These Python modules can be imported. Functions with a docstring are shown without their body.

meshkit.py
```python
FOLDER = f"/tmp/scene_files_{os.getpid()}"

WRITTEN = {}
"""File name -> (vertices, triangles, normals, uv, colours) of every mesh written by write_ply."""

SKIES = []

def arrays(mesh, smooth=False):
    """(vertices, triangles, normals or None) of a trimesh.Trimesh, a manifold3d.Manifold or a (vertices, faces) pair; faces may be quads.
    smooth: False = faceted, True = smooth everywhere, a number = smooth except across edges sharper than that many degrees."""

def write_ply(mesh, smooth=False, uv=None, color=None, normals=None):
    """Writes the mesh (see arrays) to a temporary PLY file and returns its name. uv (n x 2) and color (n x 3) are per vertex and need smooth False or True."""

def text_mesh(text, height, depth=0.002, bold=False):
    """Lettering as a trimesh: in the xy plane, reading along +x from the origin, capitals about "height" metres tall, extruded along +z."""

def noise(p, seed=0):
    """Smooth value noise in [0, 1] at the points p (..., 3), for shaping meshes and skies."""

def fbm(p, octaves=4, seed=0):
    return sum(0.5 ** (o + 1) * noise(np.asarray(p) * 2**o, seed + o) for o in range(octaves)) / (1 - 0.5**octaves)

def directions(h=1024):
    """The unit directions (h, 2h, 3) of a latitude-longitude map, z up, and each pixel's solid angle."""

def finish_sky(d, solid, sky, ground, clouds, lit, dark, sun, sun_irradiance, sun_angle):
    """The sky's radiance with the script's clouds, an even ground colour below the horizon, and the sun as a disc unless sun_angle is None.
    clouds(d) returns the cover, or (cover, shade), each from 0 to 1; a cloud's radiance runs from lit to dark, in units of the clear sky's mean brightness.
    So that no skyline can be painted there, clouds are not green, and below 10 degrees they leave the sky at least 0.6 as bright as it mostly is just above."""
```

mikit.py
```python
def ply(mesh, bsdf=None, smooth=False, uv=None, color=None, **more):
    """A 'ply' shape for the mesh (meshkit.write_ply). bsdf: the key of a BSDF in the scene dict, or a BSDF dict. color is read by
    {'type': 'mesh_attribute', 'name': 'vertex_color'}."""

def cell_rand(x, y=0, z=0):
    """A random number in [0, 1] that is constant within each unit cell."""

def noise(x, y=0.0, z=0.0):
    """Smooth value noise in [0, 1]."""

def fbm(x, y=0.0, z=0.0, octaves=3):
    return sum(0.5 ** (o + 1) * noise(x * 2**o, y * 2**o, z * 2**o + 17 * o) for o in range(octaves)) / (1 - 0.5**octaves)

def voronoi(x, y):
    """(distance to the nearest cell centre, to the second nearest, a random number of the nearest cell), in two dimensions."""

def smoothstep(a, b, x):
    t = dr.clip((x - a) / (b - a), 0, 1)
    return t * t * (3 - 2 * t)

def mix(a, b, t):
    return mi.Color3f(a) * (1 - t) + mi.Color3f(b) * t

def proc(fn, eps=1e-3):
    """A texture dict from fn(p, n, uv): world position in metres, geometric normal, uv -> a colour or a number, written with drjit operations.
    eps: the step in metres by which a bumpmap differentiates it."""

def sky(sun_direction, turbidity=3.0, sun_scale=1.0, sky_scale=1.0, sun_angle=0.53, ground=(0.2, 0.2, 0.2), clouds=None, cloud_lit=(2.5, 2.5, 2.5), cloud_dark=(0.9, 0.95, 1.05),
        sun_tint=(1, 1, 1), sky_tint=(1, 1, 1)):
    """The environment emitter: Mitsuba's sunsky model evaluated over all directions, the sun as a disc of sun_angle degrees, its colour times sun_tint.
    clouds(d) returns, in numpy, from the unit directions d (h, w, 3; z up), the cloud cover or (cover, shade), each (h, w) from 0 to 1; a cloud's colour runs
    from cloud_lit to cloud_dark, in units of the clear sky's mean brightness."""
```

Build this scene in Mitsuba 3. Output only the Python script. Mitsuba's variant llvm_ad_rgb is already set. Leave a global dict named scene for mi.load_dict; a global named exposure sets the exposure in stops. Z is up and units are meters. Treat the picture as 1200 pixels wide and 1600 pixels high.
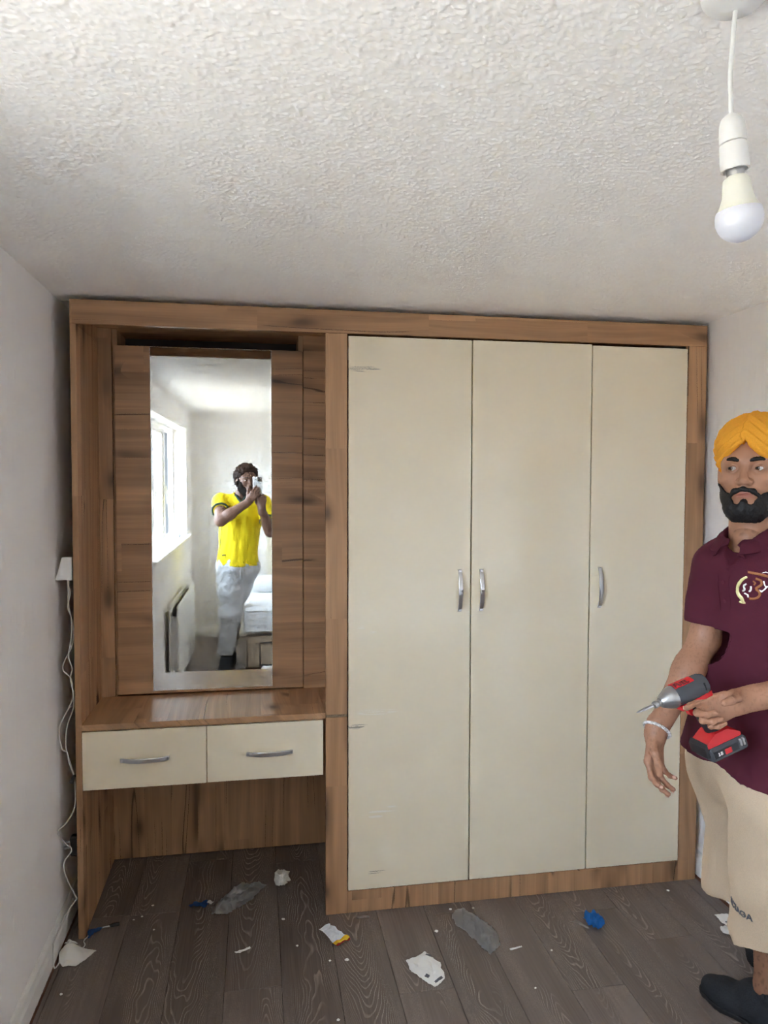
import math, random
import numpy as np
import trimesh
import drjit as dr
import mitsuba as mi
import mikit, meshkit
from mikit import noise, fbm, voronoi, cell_rand, smoothstep, mix
from shapely.geometry import Polygon
from scipy.ndimage import map_coordinates

T = mi.ScalarTransform4f
scene, labels = {}, {}
random.seed(7)
rng = np.random.default_rng(11)

# ------------------------------------------------------------------ camera, sky, exposure
CAM = np.array([0.0, 0.0, 1.6])
F_PX, PITCH, YAW, ROLL = 1144.9, 0.0403, 0.1712, 0.0024
fw = np.array([math.sin(YAW) * math.cos(PITCH), math.cos(YAW) * math.cos(PITCH), -math.sin(PITCH)])
rt = np.array([math.cos(YAW), -math.sin(YAW), 0.0])
up = np.cross(rt, fw)
rt, up = math.cos(ROLL) * rt + math.sin(ROLL) * up, -math.sin(ROLL) * rt + math.cos(ROLL) * up
scene['camera'] = {'type': 'perspective', 'fov': 2 * math.degrees(math.atan(600 / F_PX)), 'fov_axis': 'x', 'near_clip': 0.01, 'far_clip': 200.0,
                   'to_world': T().look_at(origin=CAM.tolist(), target=(CAM + fw).tolist(), up=up.tolist())}


def clouds(d):
    n = meshkit.fbm(d * 3.0 + 4.0, 4, 3)
    return np.ones(d.shape[:2]), np.clip(0.25 + 0.5 * n, 0, 1)


scene['sky'] = mikit.sky((-0.55, 0.35, 0.75), turbidity=4.0, sun_scale=0.0, clouds=clouds, cloud_lit=(1.50, 1.79, 2.16), cloud_dark=(1.12, 1.35, 1.64), ground=(0.44, 0.36, 0.275))
exposure = 6.85

# ------------------------------------------------------------------ main measures (metres)
D, DB, DS = 2.645, 3.207, 2.983            # front of the fitted unit, its back, the plane of the mirror door
XW_L, XW_R, YW_B, YW_F, ZC = -0.685, 1.767, -1.50, 3.225, 2.238
XL, XLI, XP, XD1, S1, S2, XD3, XR = -0.6235, -0.6033, 0.2429, 0.3264, 0.789, 1.2634, 1.6588, 1.7451
ZTOP, ZRB, ZDT, ZDB, ZTT, ZTB, ZRT, ZRD, XMS = 2.2177, 2.1358, 2.128, 0.0858, 0.7577, 0.7359, 0.7315, 0.527, -0.182
WIN_Y0, WIN_Y1, WIN_Z0, WIN_Z1, X_FRAME = -0.98, 1.12, 1.055, 2.035, -0.795


# ------------------------------------------------------------------ helpers
def put(name, mesh, bsdf, parent=None, smooth=False, color=None, label=None, cat=None, group=None, kind=None, **more):
    key = name if parent is None else parent + '__' + name
    if key in scene or key in things:
        n = 1
        while f'{key}_{n:03d}' in scene or f'{key}_{n:03d}' in things:
            n += 1
        key = f'{key}_{n:03d}'
    scene[key] = mikit.ply(mesh, bsdf, smooth, color=color, **more)
    tag(key, label, cat, group, kind)
    return key


things = set()


def thing(name, label, cat, group=None):
    key, n = name, 0
    while key in things or key in scene:
        n += 1
        key = f'{name}_{n:03d}'
    things.add(key)
    tag(key, label, cat, group)
    return key


def tag(key, label=None, cat=None, group=None, kind=None):
    d = {k: v for k, v in dict(label=label, category=cat, group=group, kind=kind).items() if v}
    if d:
        labels[key] = d


def box(x0, x1, y0, y1, z0, z1, c=0.0):
    x0, x1 = min(x0, x1), max(x0, x1)
    y0, y1 = min(y0, y1), max(y0, y1)
    z0, z1 = min(z0, z1), max(z0, z1)
    if c <= 0:
        m = trimesh.creation.box(extents=(x1 - x0, y1 - y0, z1 - z0))
        m.apply_translation(((x0 + x1) / 2, (y0 + y1) / 2, (z0 + z1) / 2))
        return m
    pts = []
    for sx in (0, 1):
        for sy in (0, 1):
            for sz in (0, 1):
                p = np.array([(x0, x1)[sx], (y0, y1)[sy], (z0, z1)[sz]])
                s = np.array([1 - 2 * sx, 1 - 2 * sy, 1 - 2 * sz]) * c
                for k in range(3):
                    q = p + s
                    q[k] = p[k]
                    pts.append(q)
    return trimesh.convex.convex_hull(np.array(pts))


def cat_(*ms):
    return trimesh.util.concatenate([m for m in ms])


def hexa(b, t):
    """A solid between a bottom and a top quadrilateral."""
    return trimesh.convex.convex_hull(np.array(list(b) + list(t), float))


def spline(pts, n=8):
    p = np.array(pts, float)
    p = np.vstack([2 * p[0] - p[1], p, 2 * p[-1] - p[-2]])
    out = []
    for i in range(1, len(p) - 2):
        for t in np.linspace(0, 1, n, endpoint=False):
            a, b, c, d = p[i - 1:i + 3]
            out.append(0.5 * (2 * b + (c - a) * t + (2 * a - 5 * b + 4 * c - d) * t * t + (3 * b - a - 3 * c + d) * t ** 3))
    out.append(p[-2])
    return np.array(out)


def tube(pts, r, sides=8, n=0):
    p = spline(pts, n) if n else np.array(pts, float)
    r = np.broadcast_to(np.asarray(r, float), (len(p),)) if np.ndim(r) == 0 or len(r) == len(p) else np.interp(np.linspace(0, 1, len(p)), np.linspace(0, 1, len(r)), r)
    t = np.gradient(p, axis=0)
    t /= np.linalg.norm(t, axis=1, keepdims=True) + 1e-12
    a = np.cross(t[0], [0.3, 0.9, 0.2]); a /= np.linalg.norm(a)
    ang = np.arange(sides) * 2 * np.pi / sides
    vs = []
    for i in range(len(p)):
        a = a - t[i] * (a @ t[i]); a /= np.linalg.norm(a)
        b = np.cross(t[i], a)
        vs.append(p[i] + r[i] * (np.cos(ang)[:, None] * a + np.sin(ang)[:, None] * b))
    v = np.vstack(vs + [p[:1], p[-1:]])
    f = []
    for i in range(len(p) - 1):
        for j in range(sides):
            k = (j + 1) % sides
            f += [[i * sides + j, i * sides + k, (i + 1) * sides + k], [i * sides + j, (i + 1) * sides + k, (i + 1) * sides + j]]
    e, s = len(p) * sides, (len(p) - 1) * sides
    for j in range(sides):
        k = (j + 1) % sides
        f += [[e, k, j], [e + 1, s + j, s + k]]
    return trimesh.Trimesh(v, f, process=False)


def lathe(profile, center=(0, 0, 0), sections=40):
    m = trimesh.creation.revolve(np.array(profile, float), sections=sections)
    m.apply_translation(center)
    return m


def frame_mesh(x, y0, y1, z0, z1, w, t):
    """A rectangular frame in the plane x = const."""
    return cat_(box(x - t, x, y0, y1, z0, z0 + w, .004), box(x - t, x, y0, y1, z1 - w, z1, .004), box(x - t, x, y0, y0 + w, z0 + w, z1 - w, .004), box(x - t, x, y1 - w, y1, z0 + w, z1 - w, .004))


# ------------------------------------------------------------------ materials
def two(b):
    return {'type': 'twosided', 'bsdf': b}


def rgb(*c):
    return {'type': 'rgb', 'value': list(c)}


def mat(name, base, rough=0.5, spec=0.5, metallic=0.0, **k):
    b = {'type': 'principled', 'base_color': base if isinstance(base, dict) else rgb(*base), 'roughness': rough, 'specular': spec, 'metallic': metallic, **k}
    scene[name] = two(b)
    return name


def wood(u, v, w, sc=1.0):
    """Golden rustic oak: u runs along the grain, v across it."""
    lam = dr.floor(v / 0.11 + 0.35 * cell_rand(dr.floor(u / 0.9), dr.floor(w / 0.3)))
    seed = cell_rand(lam, dr.floor(u / 0.62 + 3.7 * cell_rand(lam, 7)), dr.floor(w / 0.3))
    tone = 0.88 + 0.22 * seed
    warp = fbm(u * 2.2, v * 5, seed * 40, 2)
    vv = v + 0.055 * warp
    broad = fbm(u * 1.6, vv * 34, seed * 30, 2)
    fine = noise(u * 9, vv * 320, seed * 20)
    mid = noise(u * 4, vv * 110, seed * 13)
    crack = smoothstep(0.03, 0.004, dr.abs(noise(u * 1.1 + 9 * seed, vv * 36, 3) - 0.5)) * smoothstep(0.60, 0.72, noise(u * 3.1, v * 11, 11 + 5 * seed))
    d1, d2, r = voronoi(u * 2.3 + 2.0 * warp, v * 8.5)
    knot = smoothstep(0.20, 0.02, d1) * smoothstep(0.55, 0.75, r)
    ring = smoothstep(0.42, 0.1, d1) * smoothstep(0.55, 0.75, r)
    c = mix((0.28, 0.145, 0.072), (0.52, 0.305, 0.165), 0.15 + 0.85 * broad)
    c = c * (tone * (0.86 + 0.18 * mid) * (0.93 + 0.13 * fine))
    c = mix(c, mi.Color3f(0.17, 0.085, 0.045), 0.45 * ring)
    c = mix(c, mi.Color3f(0.075, 0.04, 0.025), dr.clip(0.8 * crack + 0.7 * knot, 0, 1))
    return c


mat('wood_vertical', mikit.proc(lambda p, n, uv: wood(p.z, p.x + p.y * 0.93 + 3, p.y)), 0.42, 0.4)
mat('wood_across', mikit.proc(lambda p, n, uv: wood(p.x + 7.3, p.z + p.y * 0.93 + 1.03, p.y)), 0.42, 0.4)
mat('wood_deep', mikit.proc(lambda p, n, uv: wood(p.y + 5.1, p.x + p.z * 0.93 + 2, p.z)), 0.32, 0.5)


def cream(p, n, uv):
    c = mi.Color3f(0.78, 0.695, 0.535) * (0.985 + 0.03 * noise(p.x * 3, p.z * 2, 5))

    def scuff(x0, z0, sx, sz, f):
        m = smoothstep(1, 0.2, dr.square((p.x - x0) / sx) + dr.square((p.z - z0) / sz))
        return m * smoothstep(0.60, 0.74, noise(p.x * 14, p.z * f, 3))
    pale = scuff(0.43, 0.752, 0.09, 0.014, 420) + scuff(0.40, 1.06, 0.05, 0.02, 260) + scuff(0.44, 0.38, 0.08, 0.04, 120) + scuff(0.66, 1.27, 0.03, 0.02, 150)
    dark = scuff(0.38, 2.01, 0.07, 0.012, 420) + scuff(0.42, 0.15, 0.05, 0.010, 300) + scuff(0.36, 0.70, 0.05, 0.01, 300)
    c = mix(c, mi.Color3f(0.82, 0.79, 0.72), dr.clip(pale, 0, 0.8))
    return mix(c, mi.Color3f(0.22, 0.20, 0.16), dr.clip(dark, 0, 0.75))


mat('cream_gloss', mikit.proc(cream), 0.09, 0.62)
mat('chipboard', mikit.proc(lambda p, n, uv: mix((0.16, 0.11, 0.07), (0.34, 0.25, 0.16), noise(p.x * 500, p.y * 500, p.z * 500))), 0.9, 0.1)
mat('chrome', (0.62, 0.62, 0.63), 0.07, 0.5, 1.0)
mat('steel', (0.55, 0.55, 0.56), 0.25, 0.5, 1.0)
mat('black_plastic', (0.02, 0.02, 0.022), 0.4)
mat('dark_inside', (0.06, 0.05, 0.045), 0.8, 0.1)  # near-black; on the recess back board this colour stands in for shade
mat('white_plastic', (0.78, 0.78, 0.77), 0.35)
mat('white_paint', (0.76, 0.75, 0.72), 0.4)
mat('white_upvc', (0.83, 0.84, 0.85), 0.25)
scene['mirror_silver'] = two({'type': 'conductor', 'material': 'none', 'specular_reflectance': rgb(0.78, 0.80, 0.79)})
mat('mirror_edge', (0.62, 0.66, 0.66), 0.15)
scene['pane_glass'] = {'type': 'thindielectric', 'int_ior': 1.5}

P_W, P_X0, P_L = 0.18, 0.07, 1.22
JOINT = {2: 2.19, 3: 2.58, 5: 2.115, 6: 2.51, -1: 2.29, -4: 2.77, -3: 2.76, 0: 1.83, 1: 2.93, 4: 1.62, 7: 2.31, 8: 1.9, 9: 2.6, -2: 1.9, -5: 2.2}


def plank_fn(p, n, uv):
    col = dr.floor((p.x - P_X0) / P_W)
    off = mi.Float(0)
    for k, j in JOINT.items():
        off = dr.select(dr.abs(col - k) < 0.5, mi.Float(j % P_L), off)
    row = dr.floor((p.y - off) / P_L)
    s = cell_rand(col + 20, row + 20)
    s2 = cell_rand(col + 40, row + 11)
    x = (p.x - P_X0) - (col + 0.5) * P_W
    y = (p.y - off) - row * P_L
    # cathedral figure: nested arches of pale, limed pores
    xc = x - (s - 0.5) * 0.07 + 0.022 * (noise(y * 3.5, s * 31) - 0.5)
    wv = fbm(x * 26, y * 8, s * 17, 2)
    g = y * (0.42 + 0.5 * s2) * dr.select(s > 0.5, 1.0, -1.0) + xc * xc * (42 + 60 * s2) + 0.16 * wv + 0.35 * noise(y * 2.2, s * 9, x * 4)
    ph = g * 30
    fr = ph - dr.floor(ph)
    line = smoothstep(0.62, 0.86, fr) * smoothstep(1.0, 0.93, fr)
    line = line * smoothstep(0.30, 0.62, noise(x * 20, y * 3.2, 5 + s * 9)) * (0.35 + 0.65 * noise(x * 160, y * 26, 2))
    streak = noise(x * 260, y * 7, s * 7)
    broad = fbm(x * 20, y * 1.4, s * 40, 2)
    tone = 0.86 + 0.30 * s2
    c = mix((0.104, 0.080, 0.069), (0.175, 0.139, 0.120), 0.55 * broad + 0.45 * streak) * tone
    return mix(c, mi.Color3f(0.38, 0.33, 0.29), 0.62 * line)


mat('oak_plank', mikit.proc(plank_fn), 0.42, 0.42)
mat('floor_joint', (0.03, 0.022, 0.018), 0.8, 0.1)
mat('brown_edge', (0.10, 0.045, 0.03), 0.6, 0.2)


mat('wallpaper', (0.80, 0.772, 0.755), 0.6, 0.3)


mat('artex', (0.84, 0.812, 0.782), 0.34, 0.5)

# ------------------------------------------------------------------ the setting
fl = put('floor', box(XW_L - .1, XW_R + .1, YW_B - .1, YW_F + .1, -0.05, -0.0065), 'floor_joint', label='bare floor of dark grey-brown oak-effect planks with pale grain', kind='structure')
for col in range(-5, 10):
    xa, xb = P_X0 + col * P_W, P_X0 + (col + 1) * P_W
    xa, xb = max(xa, XW_L + .004), min(xb, XW_R - .012)
    if xb - xa < 0.01:
        continue
    off = JOINT.get(col, 0) % P_L
    r0 = math.floor((YW_B - off) / P_L)
    for row in range(r0, r0 + 6):
        ya, yb = max(off + row * P_L, YW_B), min(off + (row + 1) * P_L, YW_F)
        if yb - ya < 0.02:
            continue
        put('plank', box(xa + .0006, xb - .0006, ya + .0006, yb - .0006, -0.0064, 0.0 - .0003 * ((col * 7 + row * 3) % 3) / 2, 0.0012), 'oak_plank', fl)
def relief(u0, u1, v0, v1, du, dv, fn, place):
    """A sheet of relief: place(U, V, height) gives the points."""
    u, v = np.arange(u0, u1 + du / 2, du), np.arange(v0, v1 + dv / 2, dv)
    U, V = np.meshgrid(u, v, indexing='ij')
    P = place(U, V, fn(U, V)).reshape(-1, 3)
    i, j = np.meshgrid(np.arange(len(u) - 1), np.arange(len(v) - 1), indexing='ij')
    q = np.stack([i * len(v) + j, (i + 1) * len(v) + j, (i + 1) * len(v) + j + 1, i * len(v) + j + 1], -1).reshape(-1, 4)
    return trimesh.Trimesh(P, np.vstack([q[:, [0, 1, 2]], q[:, [0, 2, 3]]]), process=False)


def stipple(U, V):
    z = np.zeros_like(U)
    w = 0.009 * meshkit.noise(np.stack([U * 35, V * 35, z], -1), 3)
    a = meshkit.noise(np.stack([(U + w) * 140, (V + w) * 200, z], -1), 1)
    b = meshkit.noise(np.stack([(U - w) * 230, (V + w) * 300, z], -1), 2)
    h = 0.62 * a + 0.38 * b
    t = np.clip((h - 0.40) / 0.30, 0, 1)
    return 0.0019 * t * t * (3 - 2 * t) + 0.0004 * b


def down(U, V, h):
    return np.stack([U, V, ZC - h], -1)


YN = 0.78
near = relief(XW_L, XW_R, YN, 2.76, .0026, .0024, stipple, down)
far = relief(XW_L, XW_R, YW_B, YN, .012, .012, stipple, down)
put('ceiling', cat_(box(XW_L - .1, XW_R + .1, YW_B - .1, YW_F + .1, ZC + .0005, ZC + .08), near, far), 'artex', label='white ceiling with a coarse stippled textured coating', kind='structure', smooth=True)
XO = X_FRAME - .045
put('wall_left', cat_(box(XO, XW_L, YW_B, WIN_Y0, 0, ZC), box(XO, XW_L, WIN_Y1, YW_F, 0, ZC), box(XO, XW_L, WIN_Y0, WIN_Y1, 0, WIN_Z0), box(XO, XW_L, WIN_Y0, WIN_Y1, WIN_Z1, ZC)), 'wallpaper',
    label='left wall in white finely ribbed wallpaper, pierced by the window', kind='structure')
put('wall_right', box(XW_R, XW_R + .1, YW_B, YW_F, 0, ZC), 'wallpaper', label='right wall in white finely ribbed wallpaper behind the man', kind='structure')
put('wall_front', box(XO, XW_R + .1, YW_F, YW_F + .1, 0, ZC), 'wallpaper', label='white wall behind the fitted wardrobe', kind='structure')
put('wall_back', box(XO, XW_R + .1, YW_B - .1, YW_B, 0, ZC), 'wallpaper', label='white back wall seen in the mirror', kind='structure')


def ribs(U, V):
    z = np.zeros_like(U)
    w = U + 0.0025 * meshkit.noise(np.stack([V * 22, U * 60, z], -1), 5)
    return 0.0011 * meshkit.noise(np.stack([w * 260, V * 9, z], -1), 1) + 0.0006 * meshkit.noise(np.stack([w * 420, V * 45, z], -1), 2)


put('paper', relief(1.35, YW_F, 0.0, ZC, .0018, .022, ribs, lambda U, V, h: np.stack([XW_L + h, U, V], -1)), 'wallpaper', 'wall_left', smooth=True, label='finely ribbed wallpaper')
put('paper', relief(1.25, YW_F, 0.0, ZC, .0018, .022, ribs, lambda U, V, h: np.stack([XW_R - h, U, V], -1)), 'wallpaper', 'wall_right', smooth=True, label='finely ribbed wallpaper')


def skirt(length):
    return [(0, 0), (.018, 0), (.018, .060), (.014, .072), (.013, .088), (.007, .096), (0, .098)]


def skirting(name, p0, p1, inward, label):
    a, b, n = np.array(p0, float), np.array(p1, float), np.array(inward, float)
    prof = skirt(0)
    va = [[a[0] + n[0] * t, a[1] + n[1] * t, z + .006] for t, z in prof]
    vb = [[b[0] + n[0] * t, b[1] + n[1] * t, z + .006] for t, z in prof]
    k = len(prof)
    f = [[i, (i + 1) % k, k + (i + 1) % k, k + i] for i in range(k)]
    v = np.array(va + vb)
    tri = [[q[0], q[1], q[2]] for q in f] + [[q[0], q[2], q[3]] for q in f] + [[0, i + 1, i] for i in range(1, k - 1)] + [[k, k + i, k + i + 1] for i in range(1, k - 1)]
    m = trimesh.Trimesh(v, tri, process=False); m.fix_normals()
    put(name, m, 'white_paint', label=label, kind='structure')


skirting('baseboard_left', (XW_L, YW_B), (XW_L, YW_F), (1, 0), 'white moulded skirting board along the left wall')
skirting('baseboard_right', (XW_R, YW_B), (XW_R, YW_F), (-1, 0), 'white moulded skirting board along the right wall')
skirting('baseboard_back', (XW_L, YW_B), (XW_R, YW_B), (0, 1), 'white moulded skirting board of the back wall')
put('trim_1', box(XW_R - .022, XW_R - .010, YW_B, YW_F, -.004, .012, .003), 'brown_edge', label='dark red-brown strip along the foot of the right skirting', kind='structure')
put('trim_2', box(XW_L + .010, XW_L + .022, YW_B, YW_F, -.004, .010, .003), 'brown_edge', label='dark red-brown strip along the foot of the left skirting', kind='structure')

# the window in the left wall (behind the camera, seen in the mirror)
wn = thing('window_1', None, None)
labels[wn] = {'label': 'white framed window in the left wall with a deep reveal and sill', 'kind': 'structure'}
put('frame', frame_mesh(X_FRAME, WIN_Y0, WIN_Y1, WIN_Z0, WIN_Z1, .04, .044), 'white_upvc', wn)
ym = [-0.35, 0.35]
for y in ym:
    put('mullion', box(X_FRAME - .058, X_FRAME + .004, y - .03, y + .03, WIN_Z0 + .04, WIN_Z1 - .04, .004), 'white_upvc', wn)
lights = [(WIN_Y0 + .04, ym[0] - .03), (ym[0] + .03, ym[1] - .03), (ym[1] + .03, WIN_Y1 - .04)]
for y0, y1 in lights:
    swing = y0 < WIN_Y0 + .06                    # the far casement stands open, swung outwards from the mullion
    M_ = trimesh.transformations.rotation_matrix(math.radians(-84), [0, 0, 1], [X_FRAME - .03, y1 - .004, 0]) if swing else np.eye(4)
    sm_ = frame_mesh(X_FRAME - .004, y0, y1, WIN_Z0 + .04, WIN_Z1 - .04, .04, .045)
    sm_.apply_transform(M_)
    s = put('sash', sm_, 'white_upvc', wn)
    pv = np.array([[X_FRAME - .03, a, b] for a, b in ((y0 + .03, WIN_Z0 + .07), (y1 - .03, WIN_Z0 + .07), (y1 - .03, WIN_Z1 - .07), (y0 + .03, WIN_Z1 - .07))])
    pv = pv @ M_[:3, :3].T + M_[:3, 3]
    put('pane', trimesh.Trimesh(pv, [[0, 1, 2], [0, 2, 3]], process=False), 'pane_glass', s)
for y in (-0.42, 0.42):
    put('handle', cat_(box(X_FRAME - .004, X_FRAME + .010, y - .013, y + .013, 1.46, 1.53, .003), box(X_FRAME + .008, X_FRAME + .024, y - .009, y + .009, 1.38, 1.50, .004)), 'white_plastic', wn)
put('sill', cat_(box(X_FRAME - .005, XW_L + .045, WIN_Y0 + .002, WIN_Y1 - .002, WIN_Z0 - .005, WIN_Z0 + .018, .005), box(XW_L + .001, XW_L + .045, WIN_Y0 - .05, WIN_Y1 + .05, WIN_Z0 - .005, WIN_Z0 + .018, .005)), 'white_paint', wn)
put('reveal_trim', cat_(box(XW_L + .0005, XW_L + .006, WIN_Y0 - .03, WIN_Y0 - .001, WIN_Z0 + .02, WIN_Z1 + .03, .002), box(XW_L + .0005, XW_L + .006, WIN_Y0 - .03, WIN_Y1 + .03, WIN_Z1 + .001, WIN_Z1 + .03, .002),
    box(XW_L + .0005, XW_L + .006, WIN_Y1 + .001, WIN_Y1 + .03, WIN_Z0 + .02, WIN_Z1 + .03, .002)), 'white_paint', wn)

# the outer leaf of the wall and a pier just outside the window, in dark cladding
mat('dark_board', mikit.proc(lambda p, n, uv: mix((0.030, 0.032, 0.036), (0.085, 0.082, 0.080), fbm(p.y * 30, p.z * 2, p.x * 30, 2))), 0.5)
XOO = XO - .0
put('wall_outer', cat_(box(XO - .07, XO, YW_B, WIN_Y0 + .03, 0, ZC), box(XO - .07, XO, WIN_Y1, YW_F, 0, ZC), box(XO - .07, XO, WIN_Y0 + .03, WIN_Y1, 0, WIN_Z0 - .03), box(XO - .07, XO, WIN_Y0 + .03, WIN_Y1, WIN_Z1, ZC), box(XO - .20, XO - .0705, WIN_Y0 - .30, WIN_Y0 + .02, -2.6, 4.5)), 'dark_board', label='dark clad outer wall and pier seen through the open window', kind='structure')

# ------------------------------------------------------------------ handles
def bow_handle(length, horizontal):
    """A flat chrome bow handle: ends at the front, bowed outwards."""
    n = 21
    prof = []
    for i in range(n):
        t = i / (n - 1) * 2 - 1
        prof.append((t * length / 2, 0.006 + 0.020 * (1 - t * t) ** 0.8))
    v, f = [], []
    for i, (a, b) in enumerate(prof):
        th = 0.0055
        hw = 0.0065 + 0.0015 * (1 - (2 * i / (n - 1) - 1) ** 2)
        for q, s in ((-hw, b - th), (hw, b - th), (hw, b - .001), (hw * .8, b), (-hw * .8, b), (-hw, b - .001)):
            v.append((a, -s, q))
    k = 6
    for i in range(n - 1):
        for j in range(k):
            j2 = (j + 1) % k
            f += [[i * k + j, (i + 1) * k + j, (i + 1) * k + j2], [i * k + j, (i + 1) * k + j2, i * k + j2]]
    f += [[0, j, j + 1] for j in range(1, k - 1)] + [[(n - 1) * k, (n - 1) * k + j + 1, (n - 1) * k + j] for j in range(1, k - 1)]
    bar = trimesh.Trimesh(np.array(v), f, process=False); bar.fix_normals()
    feet = [box(s * (length / 2 - .007) - .005, s * (length / 2 - .007) + .005, -.012, 0, -.006, .006, .001) for s in (-1, 1)]
    m = cat_(bar, *feet)
    if not horizontal:
        m.apply_transform(trimesh.transformations.rotation_matrix(math.pi / 2, [0, 1, 0]))
    return m


# ------------------------------------------------------------------ the wardrobe with its three doors
G = 0.0028
TH = 0.019
wd = thing('wardrobe', 'fitted oak-effect wardrobe with three tall glossy cream doors', 'wardrobe')
tr = thing('top_rail', 'long oak-effect top rail running over both the wardrobe and the dressing table below the ceiling', 'rail')
put('fascia', box(XL, XR, D, D + TH, ZRB, ZTOP, .0012), 'wood_across', tr)
put('pillar', cat_(box(XP, XD1 - .004, D, D + TH, 0.0, .7375, .001), box(XP, XD1 - .004, D, D + TH, .7490, ZRB - .0004, .001)), 'wood_vertical', wd, label='oak front pillar cut through at table height')
put('joint_strip', box(XP + .002, XD1 - .005, D + .005, D + TH, .7376, .7489), 'chipboard', wd, label='raw chipboard slot across the pillar')
put('stile', hexa([(XD3 + .002, D, .0830), (XR - .008, D, .0830), (XR - .008, D + TH, .0830), (XD3 + .002, D + TH, .0830)], [(XD3 + .006, D, ZRB - .0004), (XR, D, ZRB - .0004), (XR, D + TH, ZRB - .0004), (XD3 + .006, D + TH, ZRB - .0004)]), 'wood_vertical', wd)
XB = 0.893
put('plinth', box(XD1 - .0035, XB - .0005, D, D + TH, 0.0, .0825, .0008), 'wood_vertical', wd)
put('plinth', box(XB + .0005, XR - .008, D, D + TH, 0.0, .0825, .0008), 'wood_vertical', wd)
put('side_panel', box(XR - .028, XR - .009, D + TH + .0005, DB, 0.0, ZRB - .0005), 'wood_vertical', wd)
put('side_panel', box(XD1 - .026, XD1 - .007, D + TH + .0005, DB, 0.0, ZRB - .0005), 'wood_vertical', wd)
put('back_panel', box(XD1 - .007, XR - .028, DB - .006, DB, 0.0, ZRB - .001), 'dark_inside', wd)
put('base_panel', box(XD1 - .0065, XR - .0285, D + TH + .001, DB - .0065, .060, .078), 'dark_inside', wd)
put('top_panel', box(XL + .002, XR - .010, D + TH + .0005, DB, ZRB + .055, ZRB + .073), 'wood_across', tr)
HZ = {0: 1.197, 1: 1.197, 2: 1.196}
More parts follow.
